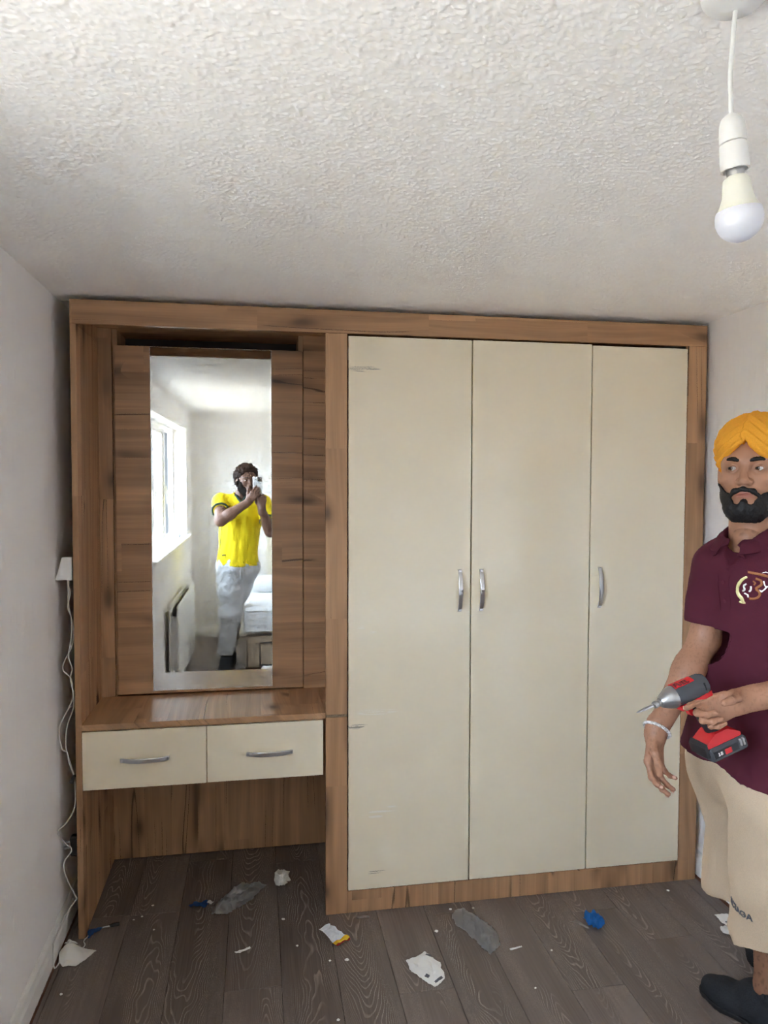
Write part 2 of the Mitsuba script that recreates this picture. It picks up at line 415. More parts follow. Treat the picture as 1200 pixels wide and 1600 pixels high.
for i, (a, b, hx) in enumerate(((XD1, S1 - G, .7445), (S1 + G, S2 - G, .8275), (S2 + G, XD3 - .001, 1.304))):
    top = ZDT - (.001, 0, .004)[i]
    bl = [(a, D - .001, ZDB), (b, D - .001, ZDB), (b, D + .018, ZDB), (a, D + .018, ZDB)]
    dxt = (0, .001, .004)[i]
    tl = [(a, D - .001, top), (b + dxt, D - .001, top), (b + dxt, D + .018, top), (a, D + .018, top)]
    d = put('door', hexa(bl, tl), 'cream_gloss', wd)
    h = bow_handle(.158, False)
    h.apply_translation((hx, D - .001, HZ[i] - (.0 if i < 2 else .0)))
    put('handle', h, 'chrome', d, smooth=35, label='bowed chrome handle')

# ------------------------------------------------------------------ the dressing table with its mirror door
dt = thing('dressing_table', 'oak-effect dressing table with a tall mirror and two cream drawers, left of the wardrobe', 'dressing table')
put('side_panel', box(XL, XLI, D + .0005, DB, 0.0, ZTB - .0003, .001), 'wood_vertical', dt)
put('side_panel', box(XL, XLI, D + .0005, DB, ZTB + .0003, ZRB - .0005, .001), 'wood_vertical', dt)
put('tabletop', cat_(box(XLI + .0003, XP - .0006, D - .001, DS - .0005, ZTB, ZTT, .0012), box(XP - .0006, XP + .0440, D + TH + .001, DS - .0005, ZTB, ZTT)), 'wood_deep', dt)
put('end_block', box(XL + .0005, XLI, D - .0008, D, ZTB, ZTT), 'wood_deep', dt)
put('side_panel', box(XL, XLI, D + TH + .001, DB, ZRB, ZRB + .0545), 'wood_vertical', dt)
XRI = .2995
put('side_panel', box(XRI - .012, XRI, D + TH + .001, DS + .018, ZTT + .0005, ZRB + .054), 'wood_vertical', dt)
put('back_strip', box(XLI + .0005, -.5518, DS, DS + .018, ZTT - .02, ZRB + .0545), 'wood_vertical', dt)
put('back_strip', box(.1838, XRI - .0125, DS, DS + .018, ZTT - .02, ZRB + .0545), 'wood_across', dt)
put('shade_toned_recess_back', box(-.5516, .1836, DB - .02, DB - .006, ZTT, ZRB + .0545), 'dark_inside', dt)  # shade of the deep recess painted in: board coloured near-black
put('recess_side', box(-.5518, -.5340, DS + .0185, DB - .0205, ZTT, ZRB + .0545), 'wood_vertical', dt)
put('recess_side', box(.1660, .1838, DS + .0185, DB - .0205, ZTT, ZRB + .0545), 'wood_vertical', dt)
put('modesty_panel', box(XLI + .0005, -.1835, DB - .02, DB - .001, .004, ZTB - .0005), 'wood_vertical', dt)
put('modesty_panel', box(-.1825, XP + .06, DB - .02, DB - .001, .004, ZTB - .0005), 'wood_vertical', dt)
put('rear_top', box(XLI + .0005, XP + .0465, DS + .0185, DB - .0205, ZTB, ZTB + .018), 'wood_deep', dt)
dm = []
EPS_Y, EPS_T = .005, .0055                # the mirror door hangs a touch out of true
pc = np.array([-.18, DS - .004, 1.445])
nrm = np.array([EPS_Y, 1, EPS_T]); nrm /= np.linalg.norm(nrm)
ax = np.array([1, -EPS_Y, 0]); ax /= np.linalg.norm(ax)
az = np.cross(ax, nrm)
Mdoor = np.eye(4); Mdoor[:3, 0], Mdoor[:3, 1], Mdoor[:3, 2], Mdoor[:3, 3] = ax, nrm, az, pc


def door_local(m):
    m.apply_translation(-pc); m.apply_transform(Mdoor)
    return m


md = put('mirror_door', door_local(box(-.5415, .1808, DS - .004, DS + .014, .7625, 2.1255, .0008)), 'wood_across', dt, label='oak panel with horizontal grain carrying the mirror')
mx0, mx1, mz0, mz1, my = -.4085, .0578, .7735, 2.1235, DS - .0085
put('mirror', door_local(trimesh.Trimesh(np.array([[mx0 + .001, my - .0002, mz0 + .001], [mx1 - .001, my - .0002, mz0 + .001], [mx1 - .001, my - .0002, mz1 - .001], [mx0 + .001, my - .0002, mz1 - .001]]), [[0, 1, 2], [0, 2, 3]], process=False)), 'mirror_silver', md, label='tall rectangular mirror')
put('mirror_edge', door_local(box(mx0, mx1, my, DS - .0042, mz0, mz1)), 'mirror_edge', md)
for i, (a, b, hx, hz) in enumerate(((XLI + .0012, XMS - G / 2, -.3935, .6275), (XMS + G / 2, XP - .0095, .0395, .624))):
    dw = put('drawer', box(a, b, D - .001, D + .017, ZRD + (.0 if i == 0 else .001), ZRT, .001), 'cream_gloss', dt)
    h = bow_handle(.165, True)
    h.apply_translation((hx, D - .001, hz))
    put('handle', h, 'chrome', dw, smooth=35, label='bowed chrome handle')
    put('drawer_box', box(a + .02, b - .02, D + .018, DS - .05, ZRD + .02, ZRT - .01), 'wood_deep', dw)

# ------------------------------------------------------------------ pendant lamp
lx, ly = .6165, .878
mat('lamp_white', (0.66, 0.655, 0.64), 0.3)
lm = thing('pendant_lamp', 'white pendant cord with lampholder and unlit bulb hanging from the ceiling', 'ceiling lamp')
put('ceiling_rose', lathe([(0, -.022), (.012, -.022), (.016, -.019), (.034, -.014), (.041, -.006), (.043, 0), (0, 0)], (lx + .0015, ly + .012, ZC)), 'lamp_white', lm, smooth=40)
put('cord', tube([(lx + .0015, ly + .012, ZC - .02), (lx - .006, ly + .008, ZC - .09), (lx - .0105, ly + .002, 2.115), (lx - .010, ly, 2.078), (lx - .0095, ly, 2.055)], .0032, 10, 8), 'lamp_white', lm, smooth=True)
tilt = trimesh.transformations.rotation_matrix(math.radians(-6.5), [0, 1, 0], [lx - .0095, ly, 2.07])


def tl(m):
    m.apply_transform(tilt); return m


hx0 = (lx - .0095, ly, 0)
hd = put('lamp_holder', tl(cat_(lathe([(0, 2.078), (.006, 2.077), (.012, 2.072), (.0155, 2.064), (.0165, 2.052), (.0165, 2.0412), (.0150, 2.0405), (0, 2.0405)][::-1], hx0), lathe([(0, 2.0395), (.0160, 2.0395), (.0170, 2.038), (.0182, 2.010), (.0178, 2.006), (.0150, 2.006), (.0150, 2.012), (0, 2.012)][::-1], hx0))), 'lamp_white', lm, smooth=40)
put('bulb_cap', tl(lathe([(0, 2.015), (.0112, 2.015), (.0112, 2.000), (.0125, 1.996), (0, 1.996)][::-1], hx0)), 'steel', lm, smooth=40)
mat('bulb_body', (0.66, 0.65, 0.57), 0.35)
mat('bulb_glass', (0.60, 0.61, 0.67), 0.12, 0.6)
put('bulb_collar', tl(lathe([(0, 1.998), (.0120, 1.998), (.0160, 1.994), (.0175, 1.985), (.0190, 1.972), (.0225, 1.962), (.0262, 1.9545), (0, 1.9545)][::-1], hx0)), 'bulb_body', lm, smooth=40)
R = .0295
put('bulb_globe', tl(lathe([(0, 1.954)] + [(R * math.sin(a), 1.944 + R * math.cos(a) * 1.0) for a in np.linspace(1.20, math.pi, 22)][0:] [:-1] + [(0, 1.944 - R)], hx0)), 'bulb_glass', lm, smooth=50)

# ------------------------------------------------------------------ cables by the left wall
mat('cable_white', (0.62, 0.60, 0.58), 0.45)
ad = thing('transformer_box', 'small white transformer box wedged high between the wardrobe side and the left wall', 'transformer')
put('case', hexa([(-.684, 2.655, 1.262), (-.630, 2.655, 1.262), (-.630, 2.685, 1.262), (-.684, 2.685, 1.262)], [(-.662, 2.655, 1.340), (-.630, 2.655, 1.340), (-.630, 2.685, 1.340), (-.662, 2.685, 1.340)]), 'white_plastic', ad)
put('cable', tube([(-.642, 2.66, 1.302), (-.645, 2.66, 1.249), (-.637, 2.66, 1.218), (-.646, 2.66, 1.169), (-.634, 2.66, 1.125), (-.637, 2.66, 1.053), (-.646, 2.66, .998), (-.634, 2.66, .953), (-.641, 2.66, .920), (-.628, 2.645, .867),
    (-.644, 2.66, .823), (-.678, 2.655, .749), (-.672, 2.66, .676), (-.655, 2.66, .660), (-.650, 2.66, .626), (-.634, 2.655, .584)], .0022, 7, 5), 'cable_white', ad, smooth=True, label='thin white cable')
put('cable', tube([(-.640, 2.665, 1.297), (-.645, 2.665, 1.186), (-.629, 2.665, 1.086), (-.636, 2.665, 1.03), (-.667, 2.665, .957), (-.640, 2.665, .918), (-.630, 2.648, .873), (-.632, 2.662, .817), (-.655, 2.665, .75), (-.660, 2.665, .683), (-.648, 2.665, .626), (-.632, 2.662, .572)], .0022, 7, 5), 'cable_white', ad, smooth=True, label='thin white cable')
put('connector', tube([(-.631, 2.658, .578), (-.645, 2.660, .552)], .0062, 8), 'black_plastic', ad, label='black cable connector')
lc = thing('loose_cable', 'thin white cable running down the left wall to a black connector on the floor', 'cable')
put('cord', tube([(-.631, 2.66, .555), (-.632, 2.66, .468), (-.660, 2.65, .414), (-.678, 2.615, .402), (-.668, 2.655, .346), (-.645, 2.66, .314), (-.672, 2.66, .267), (-.660, 2.66, .208), (-.633, 2.66, .146), (-.632, 2.655, .137), (-.652, 2.60, .120), (-.660, 2.49, .100),
    (-.661, 2.475, .090), (-.661, 2.478, .020), (-.655, 2.50, .008), (-.645, 2.59, .0035), (-.625, 2.606, .003), (-.600, 2.590, .003), (-.593, 2.605, .003), (-.601, 2.625, .003), (-.6005, 2.640, .003), (-.596, 2.645, .003), (-.585, 2.680, .003), (-.554, 2.699, .003), (-.529, 2.702, .004)], .0022, 7, 5), 'cable_white', lc, smooth=True)
put('connector', tube([(-.530, 2.7015, .006), (-.520, 2.703, .0064), (-.497, 2.706, .0064)], [.0035, .0062, .0062], 8), 'black_plastic', lc, label='black barrel connector')
pg = thing('mains_plug', 'black mains plug with metal pins stuck low between the wardrobe side and the left wall', 'plug')
put('body', box(-.662, -.627, 2.700, 2.735, .268, .340, .006), 'black_plastic', pg)
for z in (.316, .296):
    put('pin', box(-.6835, -.662, 2.708, 2.714, z, z + .007), 'steel', pg)

# ------------------------------------------------------------------ rubbish on the floor
FZ = 0.0006


def sheet(poly, t, size, hfn, z0=FZ, seed=0):
    """A thin crumpled sheet lying on the floor: hfn(xy) is its lift, never below the floor."""
    m = trimesh.creation.extrude_polygon(Polygon(poly), t, engine='earcut')
    m = m.subdivide_to_size(size, max_iter=12)
    m.merge_vertices()
    v = m.vertices.copy()
    v[:, 2] += z0 + np.maximum(hfn(v[:, :2]), 0)
    return trimesh.Trimesh(v, m.faces, process=False)


def folds(xy, f, amp, seed):
    p = np.stack([xy[:, 0] * f, xy[:, 1] * f, np.full(len(xy), seed * 1.7)], -1)
    n = meshkit.noise(p, seed)
    n2 = meshkit.noise(p * 2.3 + 5, seed + 3)
    return amp * (np.abs(n - .5) * 1.3 + np.abs(n2 - .5) * .6)


def ragged(pts, seed, amp=.004, step=.006):
    out = []
    r = np.random.default_rng(seed)
    for a, b in zip(pts, pts[1:] + pts[:1]):
        a, b = np.array(a), np.array(b)
        n = max(1, int(np.linalg.norm(b - a) / step))
        for i in range(n):
            out.append(tuple(a + (b - a) * i / n + (r.normal(0, amp * .5, 2) if i else 0)))
    return out


mat('paper_white', (0.78, 0.77, 0.75), 0.7, 0.2)
mat('paper_wad', (0.66, 0.65, 0.60), 0.8, 0.2)
mat('print_grey', (0.10, 0.10, 0.12), 0.7, 0.2)
mat('foam_white', (0.72, 0.70, 0.66), 0.6, 0.3)
mat('sachet_film', (0.66, 0.68, 0.72), 0.22, 0.6)
mat('sachet_yellow', (0.75, 0.50, 0.03), 0.3)
mat('sachet_red', (0.30, 0.025, 0.02), 0.4)
film = {'type': 'principledthin', 'base_color': rgb(0.86, 0.86, 0.87), 'roughness': 0.16, 'spec_trans': 0.90, 'diff_trans': 0.5, 'eta': 1.5}
scene['clear_film'] = film
scene['blue_film'] = {'type': 'principledthin', 'base_color': rgb(0.03, 0.22, 0.62), 'roughness': 0.25, 'spec_trans': 0.35, 'diff_trans': 0.5, 'eta': 1.5}
scene['dark_blue_film'] = {'type': 'principledthin', 'base_color': rgb(0.03, 0.10, 0.28), 'roughness': 0.3, 'spec_trans': 0.3, 'diff_trans': 0.5, 'eta': 1.5}


def dist_edge(xy, poly):
    import shapely
    return shapely.distance(shapely.points(xy), Polygon(poly).exterior)


# torn white paper label
P1 = [(.482, 2.341), (.519, 2.352), (.556, 2.376), (.566, 2.352), (.577, 2.327), (.592, 2.300), (.590, 2.282), (.585, 2.262), (.592, 2.252), (.588, 2.232), (.570, 2.212), (.545, 2.199), (.523, 2.230), (.488, 2.286)]
pl = thing('torn_paper', 'torn white printed paper wrapper lying on the planks in front of the wardrobe plinth', 'paper')
h1 = lambda xy: .002 + folds(xy, 26, .012, 4) * np.clip(dist_edge(xy, P1) / .02, .2, 1) + .012 * np.exp(-((xy[:, 0] - .575) ** 2 + (xy[:, 1] - .275 - 2.0) ** 2) / .0012)
put('sheet', sheet(ragged(P1, 2, .003), .0008, .007, h1), 'paper_white', pl)
for k, (cx, cy, sx, sy) in enumerate(((.562, 2.352, .010, .004), (.534, 2.247, .007, .005), (.567, 2.226, .016, .004))):
    q = [(cx - sx, cy - sy), (cx + sx, cy - sy), (cx + sx, cy + sy), (cx - sx, cy + sy)]
    an = math.radians(-40 if k < 2 else 30)
    q = [(cx + (x - cx) * math.cos(an) - (y - cy) * math.sin(an), cy + (x - cx) * math.sin(an) + (y - cy) * math.cos(an)) for x, y in q]
    put('print', sheet(q, .0006, .004, lambda xy: h1(xy) + .0009), 'print_grey', pl, label='dark printed mark')
# crumpled ball
m = trimesh.creation.icosphere(3, 1.0)
n = meshkit.noise(m.vertices * 2.6, 5) - .5
n2 = meshkit.noise(m.vertices * 6, 8) - .5
m.vertices *= (1 + .55 * np.abs(n)[:, None] * 2 - .25 + .5 * np.abs(n2)[:, None])
m.vertices *= np.array([.030, .036, .026])
m.vertices += np.array([.088, 2.880, -m.vertices[:, 2].min() + FZ])
put('crumpled_paper', m, 'paper_wad', label='crumpled ball of off-white paper on the dark floor under the dressing table', cat='paper')


def bag(name, poly, label, bsdf, f, amp, seed, cat='plastic bag', lift=.012):
    key = thing(name, label, cat)
    hh = lambda xy: .0008 + (folds(xy, f, amp, seed) + lift) * np.clip(dist_edge(xy, poly) / .03, 0, 1) ** .7
    lo = lambda xy: .0003 + .15 * folds(xy, f * .7, amp, seed + 1)
    for fn in (hh, lo):
        m = sheet(ragged(poly, seed, .004), .0004, .008, fn)
        put('film', m, bsdf, key, smooth=30)
    return key


BA = [(-.178, 2.745), (-.168, 2.715), (-.120, 2.712), (-.075, 2.745), (-.025, 2.795), (.000, 2.845), (.030, 2.885), (-.005, 2.893), (-.060, 2.905), (-.105, 2.868), (-.150, 2.80)]
ba = bag('clear_bag', BA, 'crumpled clear plastic bag on the shaded floor under the dressing table', 'clear_film', 46, .034, 3)
put('white_patch', sheet([(-.112, 2.800), (-.082, 2.800), (-.062, 2.832), (-.072, 2.845), (-.100, 2.830)], .0006, .006, lambda xy: .014 + folds(xy, 40, .006, 9)), 'foam_white', ba, label='small white patch')
BB = [(.722, 2.592), (.700, 2.560), (.702, 2.500), (.722, 2.470), (.735, 2.420), (.760, 2.355), (.772, 2.325), (.790, 2.340), (.822, 2.370), (.832, 2.430), (.815, 2.490), (.785, 2.545), (.755, 2.595)]
bag('clear_bag', BB, 'crumpled clear plastic bag on the open floor near the wardrobe plinth', 'clear_film', 44, .036, 12)
b1 = thing('blue_strip', 'torn dark blue plastic strip with a white tag, under the dressing table', 'plastic scrap')
put('film', sheet(ragged([(-.262, 2.782), (-.235, 2.770), (-.205, 2.764), (-.190, 2.785), (-.196, 2.812), (-.215, 2.800), (-.235, 2.806)], 5, .004), .0005, .006, lambda xy: folds(xy, 50, .02, 5)), 'dark_blue_film', b1)
put('tag', sheet([(-.197, 2.792), (-.178, 2.776), (-.170, 2.790), (-.186, 2.806)], .0006, .006, lambda xy: .004 + folds(xy, 60, .01, 6)), 'paper_white', b1, label='small white tag')
put('blue_scrap', sheet(ragged([(1.176, 2.468), (1.170, 2.430), (1.172, 2.395), (1.205, 2.392), (1.225, 2.400), (1.232, 2.440), (1.222, 2.475), (1.198, 2.482)], 6, .005), .0005, .004, lambda xy: .002 + folds(xy, 70, .040, 7)), 'blue_film', label='crumpled bright blue plastic scrap on the open floor to the right', cat='plastic scrap')
put('blue_scrap', sheet(ragged([(-.598, 2.690), (-.596, 2.650), (-.586, 2.640), (-.572, 2.668), (-.548, 2.690), (-.560, 2.697)], 6, .003), .0005, .005, lambda xy: .001 + folds(xy, 60, .018, 8)), 'dark_blue_film', label='small dark blue plastic scrap beside the foot of the dressing table', cat='plastic scrap')
sc = thing('sachet', 'torn silver-white sachet with a yellow and red end on the floor by the pillar', 'sachet')
ang = math.atan2(2.462 - 2.565, .292 - .232)
ux, uy = np.array([math.cos(ang), math.sin(ang)]), np.array([-math.sin(ang), math.cos(ang)])
o = np.array([.230, 2.568])
hs = lambda xy: .001 + folds(xy, 34, .014, 10)
sq = lambda a0, a1, w0, w1: [tuple(o + ux * a0 - uy * w0), tuple(o + ux * a1 - uy * w1), tuple(o + ux * a1 + uy * w1), tuple(o + ux * a0 + uy * w0)]
put('film', sheet(sq(0, .092, .024, .030), .0008, .006, hs), 'sachet_film', sc)
put('yellow_band', sheet(sq(.0925, .110, .0305, .031), .0008, .006, hs), 'sachet_yellow', sc, label='yellow band')
put('red_end', sheet(sq(.1105, .119, .030, .027), .0008, .006, hs), 'sachet_red', sc, label='red end')
# white foam pouch at the foot of the left skirting
BL = [(-.660, 2.575), (-.640, 2.610), (-.622, 2.598), (-.600, 2.580), (-.566, 2.576), (-.548, 2.568), (-.575, 2.522), (-.598, 2.494), (-.622, 2.500), (-.638, 2.495), (-.656, 2.520), (-.664, 2.550)]
fp = thing('foam_pouch', 'white foam pouch lying at the foot of the left skirting', 'pouch')
hb = lambda xy: .001 + .030 * np.exp(-((xy[:, 0] + .632) ** 2 + (xy[:, 1] - 2.560) ** 2) / .0012) + folds(xy, 22, .014, 13) * np.clip(dist_edge(xy, BL) / .02, .1, 1)
put('pouch', sheet(BL, .001, .006, hb), 'foam_white', fp, smooth=35)
put('torn_edge', sheet(ragged([(-.650, 2.580), (-.640, 2.606), (-.618, 2.592), (-.600, 2.578), (-.618, 2.556), (-.640, 2.556)], 8, .006, .004), .0007, .005, lambda xy: hb(xy) + .003 + folds(xy, 60, .016, 14)), 'paper_white', fp, label='ragged torn inner layer')
# white printed scrap by the right wall, half behind the shorts
BR = [(1.655, 2.395), (1.690, 2.400), (1.722, 2.372), (1.742, 2.310), (1.738, 2.262), (1.700, 2.265), (1.650, 2.275), (1.618, 2.290), (1.622, 2.315), (1.660, 2.330)]
ps = thing('printed_scrap', 'crumpled white printed plastic scrap by the foot of the right wall', 'plastic scrap')
hr = lambda xy: .001 + folds(xy, 24, .022, 15)
put('sheet', sheet(ragged(BR, 9, .003), .0008, .007, hr), 'paper_white', ps)
for q in ([(1.640, 2.288), (1.672, 2.286), (1.676, 2.302), (1.650, 2.306)], [(1.676, 2.322), (1.706, 2.318), (1.706, 2.324), (1.677, 2.329)], [(1.672, 2.352), (1.704, 2.345), (1.704, 2.350), (1.673, 2.358)]):
    put('print', sheet(q, .0006, .005, lambda xy: hr(xy) + .0009), 'print_grey', ps, label='dark printed mark')
# tape pieces and crumbs
tp = [[(1.118, 2.455), (1.140, 2.460), (1.150, 2.445), (1.168, 2.405), (1.160, 2.402), (1.136, 2.440)]]
put('tape_scrap', sheet(ragged(tp[0], 3, .002), .0005, .006, lambda xy: folds(xy, 50, .008, 2)), 'clear_film', label='twisted bit of clear tape on the floor left of the bright blue scrap', cat='tape')
put('tape_scrap', sheet([(.352, 2.618), (.398, 2.615), (.400, 2.603), (.354, 2.605)], .0004, .006, lambda xy: folds(xy, 50, .003, 2)), 'clear_film', label='flat bit of clear tape at the foot of the pillar', cat='tape')
put('paper_sliver', sheet([(.846, 2.343), (.892, 2.352), (.893, 2.345), (.848, 2.334)], .0007, .006, lambda xy: folds(xy, 60, .006, 4)), 'paper_white', label='thin white paper sliver on the open floor right of the clear bag', cat='paper')
put('paper_sliver', sheet([(-.085, 2.482), (-.060, 2.487), (-.032, 2.499), (-.030, 2.491), (-.050, 2.480), (-.074, 2.472)], .0007, .006, lambda xy: folds(xy, 60, .008, 4)), 'paper_white', label='small white paper flake on the floor in front of the drawers', cat='paper')
cr = [(.621, 2.476, .007), (.288, 2.373, .007), (.087, 2.640, .006), (1.580, 2.580, .0055), (.705, 2.60, .0055), (.792, 2.592, .005), (.128, 2.478, .0045), (-.425, 2.745, .004), (-.452, 2.73, .0035), (-.371, 2.655, .0035), (-.395, 2.812, .0045), (.232, 2.38, .0045), (.86, 2.14, .004), (.23, 2.108, .005), (-.61, 2.36, .005), (.985, 2.31, .004)]
for i, (x, y, r) in enumerate(cr):
    m = trimesh.creation.icosphere(1, 1.0)
    m.vertices *= (0.7 + .6 * meshkit.noise(m.vertices * 2 + i * 3, i))[:, None]
    m.vertices *= np.array([r, r * .8, r * .55])
    m.vertices += np.array([x, y, -m.vertices[:, 2].min() + FZ])
    put('foam_crumb', m, 'foam_white', label='tiny white foam crumb on the dark floor', cat='crumb', group='white foam crumbs scattered over the floor')

# ------------------------------------------------------------------ behind the camera: radiator, bed, panel (in the mirror)
ra = thing('radiator', 'white double panel radiator on the left wall under the window', 'radiator')
RY0, RY1, RZ0, RZ1, RX0, RX1 = -.66, .55, .10, .68, -.655, -.586
put('back_panel', box(RX0, RX0 + .013, RY0, RY1, RZ0, RZ1, .004), 'white_paint', ra)
put('front_panel', box(RX1 - .013, RX1, RY0, RY1, RZ0, RZ1, .004), 'white_paint', ra)
fins = [box(RX0 + .0135, RX1 - .0135, y, y + .002, RZ0 + .03, RZ1 - .04) for y in np.arange(RY0 + .05, RY1 - .04, .033)]
put('fins', cat_(*fins), 'dark_inside', ra, kind='stuff')
for y in (RY0 + .012, RY1 - .024):
    put('end_plate', box(RX0 + .0135, RX1 - .0135, y, y + .002, RZ0 + .01, RZ1 - .075), 'steel', ra)
for y in (RY0 + .3, -.05, RY1 - .3):
    put('bridge', box(RX0 + .0135, RX1 - .0135, y, y + .012, RZ1 - .010, RZ1 - .002), 'white_paint', ra)
put('bleed_valve', cat_(tube([(-.640, RY1 - .02, .645), (-.640, RY1 + .02, .645)], .012, 12), tube([(-.640, RY1 + .016, .645), (-.640, RY1 + .030, .645)], .006, 10)), 'white_plastic', ra)
vl = put('valve', cat_(tube([(-.628, RY1 - .01, .135), (-.628, RY1 + .035, .135)], .012, 12), tube([(-.628, RY1 + .028, .008), (-.628, RY1 + .028, .16)], .0085, 12), lathe([(0, .155), (.017, .155), (.019, .165), (.018, .215), (.014, .222), (0, .222)][::-1], (-.628, RY1 + .028, 0), 20)), 'white_plastic', ra, smooth=40)
for y in (RY0 + .2, RY1 - .2):
    put('bracket', box(XW_L + .001, RX0 - .0005, y, y + .03, .2, .6), 'steel', ra)

mat('divan_cloth', mikit.proc(lambda p, n, uv: mix((0.40, 0.32, 0.24), (0.50, 0.41, 0.31), fbm(p.x * 60, p.y * 60 + p.z * 60, 2, 2))), 0.75, 0.25)
mat('piping_black', (0.03, 0.028, 0.03), 0.6)
mat('mattress_white', mikit.proc(lambda p, n, uv: mix((0.72, 0.74, 0.77), (0.82, 0.83, 0.85), noise(p.x * 90, p.y * 90, p.z * 90))), 0.75, 0.25)
bx0, bx1, by0, by1 = -.140, 1.70, -1.46, -.20
bd = thing('divan_bed', 'beige fabric divan bed base with black piping and a drawer standing against the back wall', 'bed')
put('base', box(bx0, bx1, by0, by1, .012, .300, .012), 'divan_cloth', bd)
put('piping', cat_(tube([(bx0 + .018, by1 + .003, .013), (bx0 + .018, by1 + .003, .292), (bx1 - .018, by1 + .003, .292), (bx1 - .018, by1 + .003, .013)], .006, 8)), 'piping_black', bd)
dr_ = put('drawer', box(bx0 + .125, bx0 + .80, by1 - .004, by1 + .006, .035, .225, .004), 'divan_cloth', bd)
put('piping', tube([(bx0 + .125, by1 + .007, .036), (bx0 + .125, by1 + .007, .225), (bx0 + .80, by1 + .007, .225), (bx0 + .80, by1 + .007, .036), (bx0 + .125, by1 + .007, .036)], .006, 8), 'piping_black', dr_)
for x, y in ((bx0 + .06, by1 - .06), (bx1 - .06, by1 - .06), (bx0 + .06, by0 + .06), (bx1 - .06, by0 + .06)):
    put('foot', tube([(x, y, 0), (x, y, .014)], .022, 14), 'black_plastic', bd)
mt = thing('mattress', 'white quilted mattress lying on the beige divan base', 'mattress')


def rounded_slab(x0, x1, y0, y1, z0, z1, r, n=5, bulge=.0):
    import manifold3d as m3
    pts = []
    a = np.linspace(0, np.pi / 2, n)
    for sx, cx in ((-1, x0 + r), (1, x1 - r)):
        for sy, cy in ((-1, y0 + r), (1, y1 - r)):
            for sz, cz in ((-1, z0 + r), (1, z1 - r)):
                for t in a:
                    for u in a:
                        pts.append([cx + sx * r * math.cos(t) * math.cos(u), cy + sy * r * math.sin(t) * math.cos(u), cz + sz * r * math.sin(u)])
    return trimesh.convex.convex_hull(np.array(pts))


put('body', rounded_slab(bx0 - .005, bx1, by0, by1 + .012, .302, .515, .035), 'mattress_white', mt, smooth=40)
for z in (.326, .494):
    put('tape_edge', tube([(bx0 - .004, by0 + .02, z), (bx0 - .006, by1 - .02, z), (bx0 + .02, by1 + .0125, z), (bx1 - .03, by1 + .0125, z)], .005, 8), 'white_plastic', mt)
pw = thing('pillow', 'flat white pillow at the wall side of the mattress', 'pillow')
m = rounded_slab(-.10, .60, -1.42, -.98, .515, .635, .055, 6)
put('cushion', m, 'mattress_white', pw, smooth=45)
mat('cream_panel', (0.70, 0.63, 0.50), 0.5)
hp = thing('padded_panel', 'tall cream panel with two dark bands standing against the back wall behind the bed', 'panel')
put('board', box(.045, 1.1, YW_B + .004, YW_B + .038, .516, 1.370, .006), 'cream_panel', hp)
for z in (1.358, 1.250):
    put('band', box(.044, 1.101, YW_B + .0385, YW_B + .043, z, z + .012, .002), 'piping_black', hp)
put('white_bag', sheet([(-.03, .04), (.14, .04), (.16, .12), (.10, .17), (.0, .16), (-.04, .10)], .0015, .012, lambda xy: .002 + .095 * np.clip(dist_edge(xy, [(-.03, .04), (.14, .04), (.16, .12), (.10, .17), (.0, .16), (-.04, .10)]) / .05, 0, 1) ** .6 + folds(xy, 20, .02, 21)), 'paper_white', label='white plastic bag lying on the floor in front of the divan', cat='bag', smooth=35)
# crumpled clear wrapping on the sill
for i, (x, y, s) in enumerate(((-.715, -.72, .075), (-.705, -.30, .085), (-.690, .62, .075))):
    m = trimesh.creation.icosphere(3, 1.0)
    n = np.abs(meshkit.noise(m.vertices * 2.8 + i * 7, 5) - .5) * 2
    n2 = np.abs(meshkit.noise(m.vertices * 7 + i, 8) - .5)
    m.vertices *= (.65 + .5 * n + .5 * n2)[:, None]
    m.vertices *= np.array([s * .62, s, s * .6])
    m.vertices += np.array([x, y, -m.vertices[:, 2].min() + WIN_Z0 + .0185])
    put('crumpled_film', m, 'clear_film', label=('crumpled clear plastic film at the far end of the window sill', 'crumpled clear plastic film in the middle of the window sill', 'crumpled clear plastic film at the near end of the window sill')[i], cat='plastic film')

